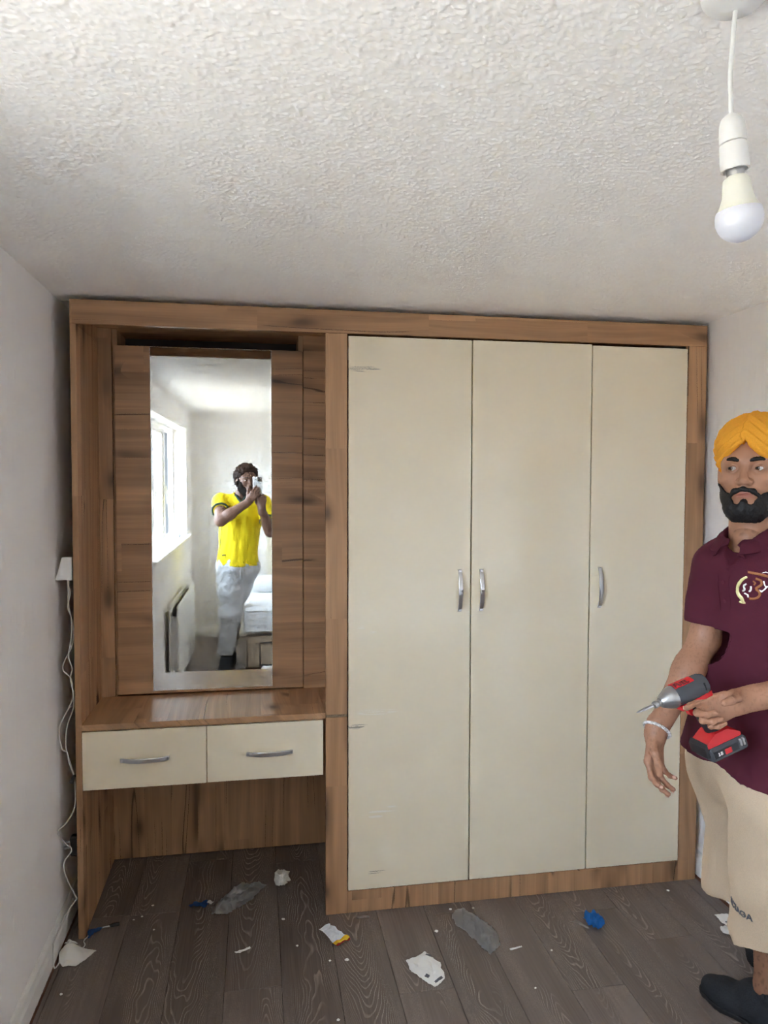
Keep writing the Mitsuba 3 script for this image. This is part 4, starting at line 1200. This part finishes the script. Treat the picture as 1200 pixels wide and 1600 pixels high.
shorts = wrinkle(shorts, 30, .003, 42, (1, 1, .4))
shorts.vertices = sv0 + (shorts.vertices - sv0) * sm(.78, .62, sv0[:, 2])[:, None]
so = put('shorts', shorts, 'beige_cloth', man, smooth=True, label='loose beige knee-length shorts')
# printed letters low on the near leg
tmh = meshkit.text_mesh('NCIAGA', .0180, .0016, True)
tmh.vertices -= [tmh.bounds[1][0] * 1.0, 0, 0]
tmh = tmh.subdivide_to_size(.006, max_iter=8)
tp0 = np.array([1.0, 0, 0])
dirt = unit(np.array([0, 0, 1.6]) * 0 + (CAM + 0) - np.array([1.40, 1.80, .40]))
SHC = A_L + [-.002, .004, .0]
vv = tmh.vertices.copy()
a1 = math.atan2(CAM[1] - SHC[1], CAM[0] - SHC[0]) - .30
ang_ = a1 + vv[:, 0] / .118
oo = SHC + np.stack([np.cos(ang_) * .3, np.sin(ang_) * .3, .288 + vv[:, 1]], 1)
dd = np.stack([-np.cos(ang_), -np.sin(ang_), np.zeros(len(ang_))], 1)
loc, ir, it = shorts.ray.intersects_location(oo, dd, multiple_hits=False)
pos = oo + dd * .18
pos[ir] = loc
pos -= dd * (vv[:, 2:3] + .0004)
put('lettering', trimesh.Trimesh(pos, tmh.faces, process=False), 'print_grey', so, label='dark printed capital letters')

# shoes
mat('shoe_black', mikit.proc(lambda p, n, uv: mix((.010, .011, .013), (.024, .026, .030), noise(p.x * 600, p.y * 600, p.z * 600))), .7, .25)
mat('sole_black', (.008, .008, .009), .6)


def shoe(ankle, toe, who, mname='shoe_black', size=1.0):
    a, d = np.array(ankle, float), unit(np.array([toe[0] - ankle[0], toe[1] - ankle[1], 0]))
    s = np.array([-d[1], d[0], 0])
    P = lambda f, r, u: np.array([a[0], a[1], 0]) + size * (d * f + s * r + np.array([0, 0, u]))
    f_ = Field(np.minimum(P(-.12, 0, 0), P(.25, 0, 0)) - [.1, .1, .02], np.maximum(P(-.12, 0, .2), P(.25, 0, .2)) + [.1, .1, .0], .0055)
    f_.cone(P(-.048, 0, .045), P(.03, .002, .045), .040, .042, .03)
    f_.cone(P(.03, .002, .046), P(.12, .006, .036), .042, .042, .03)
    f_.cone(P(.10, -.012, .034), P(.172, -.006, .030), .036, .028, .03)
    f_.cone(P(.10, .018, .034), P(.165, .012, .030), .036, .028, .03)
    f_.cone(P(-.035, 0, .05), P(-.012, 0, .108), .042, .046, .03)
    f_.cone(P(.0, 0, .05), P(.045, 0, .085), .042, .036, .03)
    f_.cone(P(-.008, 0, .20), P(-.004, 0, .085), .043, .037, .006, 'sub')
    X, Y, Z = f_.grid()
    f_.d = np.maximum(f_.d, .016 - Z).astype(np.float32)
    m = wrinkle(f_.mesh(), 26, .003, 51)
    k = put('shoe', m, mname, who, smooth=True)
    g = Field(np.minimum(P(-.12, 0, 0), P(.25, 0, 0)) - [.1, .1, .02], np.maximum(P(-.12, 0, .1), P(.25, 0, .1)) + [.1, .1, .0], .0055)
    g.cone(P(-.048, 0, .02), P(.03, 0, .02), .045, .044, .03)
    g.cone(P(.03, 0, .02), P(.12, .004, .02), .044, .048, .03)
    g.cone(P(.12, .004, .02), P(.170, .004, .02), .047, .037, .03)
    X, Y, Z = g.grid()
    g.d = np.maximum(np.maximum(g.d, .0008 - Z), Z - .020).astype(np.float32)
    put('sole', g.mesh(), 'sole_black', k, smooth=40)
    return k


shoe(A_L, (1.37, 2.07), man)
shoe(A_R, (1.685, 2.25), man)

# the wristband
mat('band_white', mikit.proc(lambda p, n, uv: mix((.45, .42, .40), (.75, .72, .70), smoothstep(.4, .6, noise(p.x * 260, p.y * 260, p.z * 260)))), .5)
wd_ = unit(WR_R - EL_R)
bc_ = WR_R - wd_ * .010
q1 = unit(np.cross(wd_, [0, 0, 1])); q2 = np.cross(wd_, q1)
ring = [bc_ + .0365 * (math.cos(a) * q1 + math.sin(a) * q2) + wd_ * .008 * math.sin(a + 1.0) for a in np.linspace(0, 2 * math.pi, 40)]
put('wristband', tube(ring, .0048, 8), 'band_white', man, smooth=True, label='pale wristband')

# ------------------------------------------------------------------ the power driver in his left hand
du = unit(np.array([.985, 1.7170, 1.024]) - np.array([1.156, 1.7260, 1.0815]))
dv = np.array([0.06, -1, .05]); dv = unit(dv - du * (du @ dv))      # towards the camera
dw = np.cross(du, dv) if np.cross(du, dv)[2] > 0 else -np.cross(du, dv)   # up
DO = np.array([1.094, 1.722, 1.060])
DM = np.stack([du, dv, dw], 1)
drv = thing('power_driver', 'red and dark grey cordless impact driver held in the left hand of the man', 'power tool')
mat('tool_red', (.52, .018, .022), .38, .5)
mat('tool_grey', (.055, .058, .064), .5, .4)
mat('tool_black', (.018, .018, .020), .5, .4)
mat('tool_metal', (.42, .42, .43), .3, .5, .9)
mat('label_white', (.75, .73, .72), .5)


def loc_(m):
    m = m.copy() if not isinstance(m, Field) else m.mesh()
    m.vertices = m.vertices @ DM.T + DO
    if np.linalg.det(DM) < 0:
        m.invert()
    return m


def axial(profile, sections=32):
    m = trimesh.creation.revolve(np.array(profile, float), sections=sections)
    m.apply_transform(trimesh.geometry.align_vectors([0, 0, 1], [1, 0, 0]))
    return m


# local axes: x forward along the bit, y towards the viewer, z up
put('housing', loc_(axial([(0, -.060), (.018, -.060), (.026, -.056), (.0300, -.046), (.0305, -.020), (.0295, .020), (.0285, .036), (0, .036)])), 'tool_grey', drv, smooth=40)
put('nose_cone', loc_(axial([(0, .0362), (.0285, .0362), (.0290, .042), (.0265, .052), (.0200, .066), (.0150, .076), (.0125, .078), (0, .078)])), 'tool_metal', drv, smooth=35, label='grey metal nose cone')
put('chuck', loc_(cat_(axial([(0, .0782), (.0088, .0782), (.0088, .084), (.0075, .085), (.0075, .088), (.0092, .089), (.0092, .096), (.007, .098), (0, .098)]))), 'steel', drv, smooth=30)
put('bit', loc_(cat_(axial([(0, .0982), (.0042, .0982), (.0042, .128), (.0030, .131), (.0030, .141), (.0012, .148), (0, .148)], 6))), 'chrome', drv, label='silver screwdriver bit')
for a0, a1, x0, x1, nm in ((.95, 2.10, -.022, .034, 'top_shell'),):
    rr = []
    n_ = 14
    for xx in np.linspace(x0, x1, 6):
        for a in np.linspace(a0, a1, n_):
            rr.append([xx, .0316 * math.cos(a), .0316 * math.sin(a)])
    rr = np.array(rr)
    f_ = []
    for i in range(5):
        for j in range(n_ - 1):
            q = [i * n_ + j, (i + 1) * n_ + j, (i + 1) * n_ + j + 1, i * n_ + j + 1]
            f_ += [[q[0], q[1], q[2]], [q[0], q[2], q[3]]]
    inner = rr * [1, .93, .93]
    k = len(rr)
    m = trimesh.convex.convex_hull(np.vstack([rr, inner]))
    put(nm, loc_(m), 'tool_red', drv, smooth=30, label='red top shell')
tx = meshkit.text_mesh('FUEL', .0125, .0015, True).subdivide_to_size(.003, max_iter=6)
c_ = tx.bounds.mean(0)
vx = tx.vertices - [c_[0], c_[1], 0]
al_ = 1.22 + vx[:, 1] / .0318
rr_ = .0318 + vx[:, 2] * .5
tx.vertices = np.stack([-vx[:, 0] * -1 + .006, rr_ * np.cos(al_), rr_ * np.sin(al_)], 1)
tx.vertices[:, 0] = .012 - vx[:, 0]
put('lettering', loc_(tx), 'tool_black', drv, label='black lettering on the red shell')
# red side stripe under the barrel, vents
put('lower_shell', loc_(trimesh.convex.convex_hull(np.array([[x, y, z] for x, z0, z1 in ((-.056, -.026, -.014), (.038, -.034, -.023)) for y in (-.0265, .0265) for z in (z0, z1)]))), 'tool_red', drv, label='red lower shell')
for x_ in (-.040,):
    put('vent', loc_(box(x_ - .0016, x_ + .0016, .0275, .0312, -.006, .014, .0005)), 'tool_black', drv)
# the handle, raked, and the foot with the battery
hd_ = Field((-.12, -.06, -.19), (.08, .06, .0), .003)
hd_.cone((-.020, 0, -.022), (-.050, 0, -.130), .0205, .0195, .01)
hd_.cone((-.010, 0, -.022), (-.040, 0, -.130), .0175, .0170, .01)
put('grip', loc_(hd_), 'tool_black', drv, smooth=True)
put('trigger', loc_(trimesh.convex.convex_hull(np.array([[x, y, z] for x, z in ((.004, -.034), (.016, -.040), (.010, -.062), (-.004, -.066)) for y in (-.009, .009)]))), 'tool_red', drv)
dsh = np.array([-.014, 0, -.024])


def low_(m):
    m = m.copy(); m.vertices = m.vertices + dsh
    return loc_(m)


put('foot', low_(trimesh.convex.convex_hull(np.array([[x, y, z] for x, z in ((-.012, -.098), (-.050, -.098), (-.082, -.118), (-.082, -.128), (.020, -.128), (.020, -.116)) for y in (-.031, .031)]))), 'tool_red', drv, label='red battery foot')
put('bumper', low_(trimesh.convex.convex_hull(np.array([[x, y, z] for x, z in ((.021, -.112), (.030, -.122), (.030, -.148), (.021, -.150)) for y in (-.034, .034)]))), 'tool_black', drv)
bt = put('battery', low_(box(-.092, .0205, -.0375, .0375, -.166, -.129, .006)), 'tool_grey', drv, label='dark grey battery pack')
put('battery_label', low_(box(-.062, .012, .0376, .0384, -.156, -.138)), 'tool_black', bt, label='black label')
put('badge', low_(box(-.040, -.020, .0385, .0390, -.155, -.141)), 'tool_red', bt, label='red label patch')
t8 = meshkit.text_mesh('18', .0085, .0006, True)
t8.vertices -= [*t8.bounds.mean(0)[:2], 0]
t8.vertices = np.stack([-t8.vertices[:, 0] - .006, .0385 + t8.vertices[:, 2], t8.vertices[:, 1] - .147], 1)
put('lettering', low_(t8), 'label_white', bt, label='white number')
for x_ in (-.079, -.070):
    put('latch', low_(box(x_ - .0035, x_ + .0035, .034, .0405, -.152, -.132, .0015)), 'tool_metal', bt)

# ------------------------------------------------------------------ the photographer, seen in the mirror
ph = thing('person', 'man in a yellow football shirt and grey joggers taking the photo, seen in the mirror', 'person')
SK2 = np.array([.120, .062, .042])
PR = basis((.30, .95, 0), (.05, 0, 1))
PO = np.array([-.117, -.245, 1.578])
HF2 = head_field(.0030, 1.25)
hm2 = HF2.mesh()
hv = hm2.vertices
c2 = np.tile(SK2, (len(hv), 1))
lip = np.exp(-((hv[:, 0] / .023) ** 2) ** 2 - ((hv[:, 2] + .0695) / .011) ** 4) * (hv[:, 1] > .08)
c2 = c2 * (1 - .6 * lip[:, None]) + np.array([.17, .07, .06]) * .6 * lip[:, None]
SHL, SHR = np.array([-.332, -.250, 1.405]), np.array([.018, -.300, 1.395])
ELL, WRL = np.array([-.318, .015, 1.262]), np.array([-.104, .012, 1.408])
ELR, WRR = np.array([.072, -.080, 1.165]), np.array([.004, .004, 1.350])
A1 = Field((-.42, -.33, 1.18), (.10, .10, 1.60), .0038)
A1.cone(SHL, ELL, .055, .046, .02)
A1.cone(ELL, ELL + .35 * (WRL - ELL), .046, .045, .02)
A1.cone(ELL + .3 * (WRL - ELL), WRL, .045, .029, .02)
hand(A1, WRL, (.62, .10, .78), (-.66, -.10, .74), ((18, 30, 18), (22, 34, 20), (26, 40, 22), (32, 44, 25)), {'side': -1, 'dirs': ((.75, .60, -.15), (.85, .50, -.05), (.90, .42, .0))}, .95)
A2 = Field((-.14, -.38, 1.08), (.16, .08, 1.58), .0038)
A2.cone(SHR, ELR, .054, .045, .02)
A2.cone(ELR, ELR + .35 * (WRR - ELR), .045, .043, .02)
A2.cone(ELR + .3 * (WRR - ELR), WRR, .043, .029, .02)
hand(A2, WRR, (.02, .05, 1), (-1, .05, .1), ((35, 55, 30), (38, 58, 32), (42, 60, 34), (46, 60, 35)), {'side': -1, 'dirs': ((.7, .5, -.45), (.85, .2, -.3), (.9, .1, -.2))}, .95)
KL, AL = np.array([-.258, -.225, .47]), np.array([-.295, -.245, .085])
KR, AR = np.array([-.250, -.390, .47]), np.array([-.275, -.500, .085])
HL2, HR2 = np.array([-.270, -.265, .86]), np.array([-.118, -.300, .86])
A3 = Field((-.42, -.62, .03), (.06, -.12, 1.50), .009)
A3.cone((-.165, -.262, 1.47), (-.175, -.28, 1.28), .05, .085, .03)
A3.cone((-.175, -.28, 1.28), (-.195, -.28, .90), .085, .09, .03)
A3.cone((-.18, -.275, 1.36), SHL, .05, .042, .02); A3.cone((-.18, -.275, 1.36), SHR, .05, .042, .02)
for h_, k_, a_ in ((HL2, KL, AL), (HR2, KR, AR)):
    A3.cone(h_, k_, .075, .055, .03); A3.cone(k_, a_, .052, .036, .03)
ps_ = [A1.mesh(), A2.mesh(), A3.mesh()]
cols = [c2] + [SK2 * ([1.25, 1.05, 1.0][i]) * (.92 + .16 * meshkit.noise(m.vertices * 30, 4))[:, None] for i, m in enumerate(ps_)]  # arms lightened: light falling on them is put into the skin colour
put('body', cat_(moved(hm2, PR, PO), *ps_), 'skin', ph, smooth=True, color=np.clip(np.vstack(cols), 0, 1), label='dark brown skin')
e2, ec2 = eyes_mesh((.25, .95, -.1))
for m in e2:
    put('eye', moved(m, PR, PO), 'eye_white', ph, smooth=True, color=ec2)
# curly hair and short beard
mat('brown_curls', mikit.proc(lambda p, n, uv: mix((.010, .006, .005), (.050, .024, .014), noise(p.x * 120, p.y * 120, p.z * 120) * smoothstep(1.60, 1.70, p.z) + .1)), .7, .2)
C = Field((-.14, -.16, -.10), (.14, .13, .18), .0034)
C.ell((0, -.026, .050), (.092, .106, .084), .02)
C.ell((0, -.050, .010), (.088, .082, .085), .03)
X, Y, Z = C.grid()
line = .070 - .018 * sm(.03, .06, np.abs(X)) - .075 * sm(.055, .08, np.abs(X))
low = np.where(Y > -.0, line, np.where(Y > -.03, -.005, -.070))
C.d = np.maximum(C.d, (low - Z) * .7).astype(np.float32)
hc = C.mesh()
b1_, b2_ = meshkit.noise(hc.vertices * 62, 61), meshkit.noise(hc.vertices * 190, 62)
hc.vertices = hc.vertices + hc.vertex_normals * (.034 * (b1_ - .45) + .012 * (b2_ - .5))[:, None]
put('hair', moved(hc, PR, PO), 'brown_curls', ph, smooth=True, label='short curly dark brown hair')
mat('dark_beard', (.009, .007, .006), .9, .05)
B2 = head_field(.0030)
X, Y, Z = B2.grid()
ax_ = np.abs(X)
zl = -.082 + .028 * sm(.024, .044, ax_) + .045 * sm(.050, .072, ax_)
d = B2.d - (.0045 + .003 * sm(-.07, -.11, Z))
d = np.maximum(d, -np.minimum(zl - Z, .1) * .5)
d = np.maximum(d, np.where(Y > .05, .024 - np.sqrt((X / 1.12) ** 2 + ((Z + .071) * 1.75) ** 2), -1))
d = np.maximum(np.maximum(d, (-.004 - Y) + .5 * np.clip(-.065 - Z, 0, 1)), -.128 - Z)
B2.d = d.astype(np.float32)
B2.cone((0, .1030, -.0550), (.024, .096, -.0610), .0036, .0036, .004)
B2.cone((0, .1030, -.0550), (-.024, .096, -.0610), .0036, .0036, .004)
put('beard', moved(wrinkle(B2.mesh(), 200, .002, 23), PR, PO), 'dark_beard', ph, smooth=True)
for s in (-1, 1):
    put('eyebrow', moved(tube(spline([(s * .0125, .0945, .0185), (s * .024, .0925, .0225), (s * .038, .0840, .0235), (s * .050, .0715, .0180)], 6), [.0022, .0042, .0042, .0030, .0012], 8), PR, PO), 'black_hair', ph, smooth=True)

cloth_mat('yellow_cloth', (.74, .56, .012), .75, 900, .2)
cloth_mat('green_trim', (.018, .045, .038), .8, 900, .1)
Y_ = Field((-.46, -.46, .82), (.18, .02, 1.54), .0058)
YB = basis((.10, .99, 0))
Y_.ell((-.165, -.280, 1.27), (.180, .112, .19), .05, YB)
Y_.ell((-.185, -.280, 1.10), (.168, .118, .20), .05, YB)
Y_.ell((-.197, -.280, .94), (.166, .126, .17), .05, YB)
Y_.ell((-.197, -.280, .86), (.168, .128, .12), .05, YB)
Y_.cone((-.165, -.275, 1.40), SHL, .060, .060, .04)
Y_.cone((-.165, -.275, 1.40), SHR, .060, .060, .04)
Y_.cone(SHL, SHL + .55 * (ELL - SHL), .064, .066, .02)
Y_.cone(SHR, SHR + .70 * (ELR - SHR), .062, .064, .02)
Y_.cone((-.165, -.262, 1.43), (-.162, -.258, 1.455), .072, .064, .03)
X, Y, Z = Y_.grid()
Y_.d = np.maximum(Y_.d, .868 - Z)
bands = []
for a_, b_, t_ in ((SHL, ELL, .50), (SHR, ELR, .66)):
    a1_ = unit(b_ - a_); c_ = a_ + t_ * (b_ - a_)
    near_ = np.sqrt((X - c_[0]) ** 2 + (Y - c_[1]) ** 2 + (Z - c_[2]) ** 2) < .13
    Y_.d = np.where(near_, np.maximum(Y_.d, (X - c_[0]) * a1_[0] + (Y - c_[1]) * a1_[1] + (Z - c_[2]) * a1_[2]), Y_.d)
    p1_ = unit(np.cross(a1_, [0, 0, 1])); p2_ = np.cross(a1_, p1_)
    bands.append(tube([c_ - a1_ * .006 + .0655 * (math.cos(q) * p1_ + math.sin(q) * p2_) for q in np.linspace(0, 2 * math.pi, 33)], .0085, 8))
Y_.d = Y_.d.astype(np.float32)
Y_.cone((-.162, -.255, 1.55), (-.162, -.248, 1.440), .060, .056, .012, 'sub')
for t_ in np.linspace(0, 1, 6):
    c_ = np.array([-.160, -.150, 1.395]) + (np.array([-.162, -.190, 1.470]) - np.array([-.160, -.150, 1.395])) * t_
    Y_.cone(c_, c_ + [0, .06, 0], .004 + .036 * t_, .004 + .036 * t_, .006, 'sub')
ys = wrinkle(wrinkle(Y_.mesh(), 12, .011, 71, (1.5, 1, .35)), 30, .005, 72, (1.6, 1, .35))
yk = put('football_shirt', ys, 'yellow_cloth', ph, smooth=True, label='bright yellow football shirt')
for b_ in bands:
    put('cuff', b_, 'green_trim', yk, smooth=True, label='dark green cuff')
pts = []
for q in np.linspace(-math.pi * .78, math.pi * .78, 21):
    pts.append([-.162 + .064 * math.sin(q), -.256 - .060 * math.cos(q), 1.462 - .012 * abs(q) / 2.4])
pts = [np.array([-.158, -.150, 1.392])] + pts + [np.array([-.160, -.150, 1.392])]
put('collar', tube(spline(pts, 3), .0095, 8), 'green_trim', yk, smooth=True, label='dark green V collar')
lo_, ln_, li_ = ys.ray.intersects_location([[-.318, .3, .965], [-.290, .3, .967]], [[0, -1, 0]] * 2, multiple_hits=False)
if len(lo_) == 2:
    put('emblem', tube([lo_[0] + [0, .001, 0], lo_[1] + [0, .001, 0]], .005, 6), 'green_trim', yk, label='small dark green mark above the hem')
sp_ = []
for z in np.linspace(1.20, 1.00, 9):
    l_, _, t_ = ys.ray.intersects_location([[-.6, -.215 - .03 * (1.2 - z), z]], [[1, 0, 0]], multiple_hits=False)
    if len(l_):
        sp_.append(l_[0])
if len(sp_) > 3:
    put('side_stripe', tube(sp_, .0035, 6), 'green_trim', yk, label='green side stripe')
cloth_mat('grey_jersey', (.50, .51, .53), .9, 1300, .3)
J = Field((-.44, -.64, .06), (.06, -.10, .98), .0066)
J.cone((-.197, -.282, .90), (-.197, -.282, .84), .125, .128, .05)
J.cone(HL2, KL, .112, .090, .04)
J.cone(KL, AL + [0, 0, .06], .088, .064, .03)
J.cone(HR2, KR, .108, .086, .04)
J.cone(KR, AR + [0, 0, .06], .084, .062, .03)
X, Y, Z = J.grid()
J.d = np.maximum(np.maximum(J.d, .128 - Z), Z - .93).astype(np.float32)
jm = wrinkle(wrinkle(J.mesh(), 13, .020, 81, (1, 1, .7)), 34, .006, 82, (1, 1, .8))
jk = put('joggers', jm, 'grey_jersey', ph, smooth=True, label='loose light grey joggers')
for dx in (-.012, .014):
    l_, _, _ = jm.ray.intersects_location([[-.160 + dx * .4 + dx * t, .3, .865 - .10 * t] for t in np.linspace(0, 1, 6)], [[0, -1, 0]] * 6, multiple_hits=False)
    if len(l_) > 3:
        l_ = l_[np.argsort(-l_[:, 2])]
        put('drawstring', tube(l_ + [0, .003, 0], .0032, 6), 'white_plastic', jk)
shoe(AL, (-.30, .0), ph)
shoe(AR, (-.30, -.3), ph)

# the phone in his hands: the lens is where this picture was taken from
mat('phone_back', (.62, .64, .65), .25, .5, .2)
phn = thing('phone', 'silver-white phone held up in both hands by the man in yellow', 'phone')
put('case', box(-.0655, .0085, -.0130, -.0035, 1.467, 1.612, .003), 'phone_back', phn)
bp = put('camera_block', box(-.028, .0060, -.0034, -.0018, 1.572, 1.609, .0007), 'black_plastic', phn, label='dark camera block')
for cx, cz in ((-.0015, 1.600), (-.0015, 1.581), (-.0195, 1.5905)):
    m = trimesh.creation.cylinder(.0068, .0010, sections=24)
    m.apply_transform(trimesh.transformations.rotation_matrix(math.pi / 2, [1, 0, 0])); m.apply_translation((cx, -.0012, cz))
    put('lens', m, 'chrome', bp)
ringp = [(-.029 + .021 * math.cos(a), -.0034, 1.530 + .021 * math.sin(a)) for a in np.linspace(0, 2 * math.pi, 33)]
put('ring', tube(ringp, .0016, 6), 'white_plastic', phn)
put('screen', box(-.0640, .0070, -.0138, -.0131, 1.4685, 1.6105, .0003), 'black_plastic', phn)
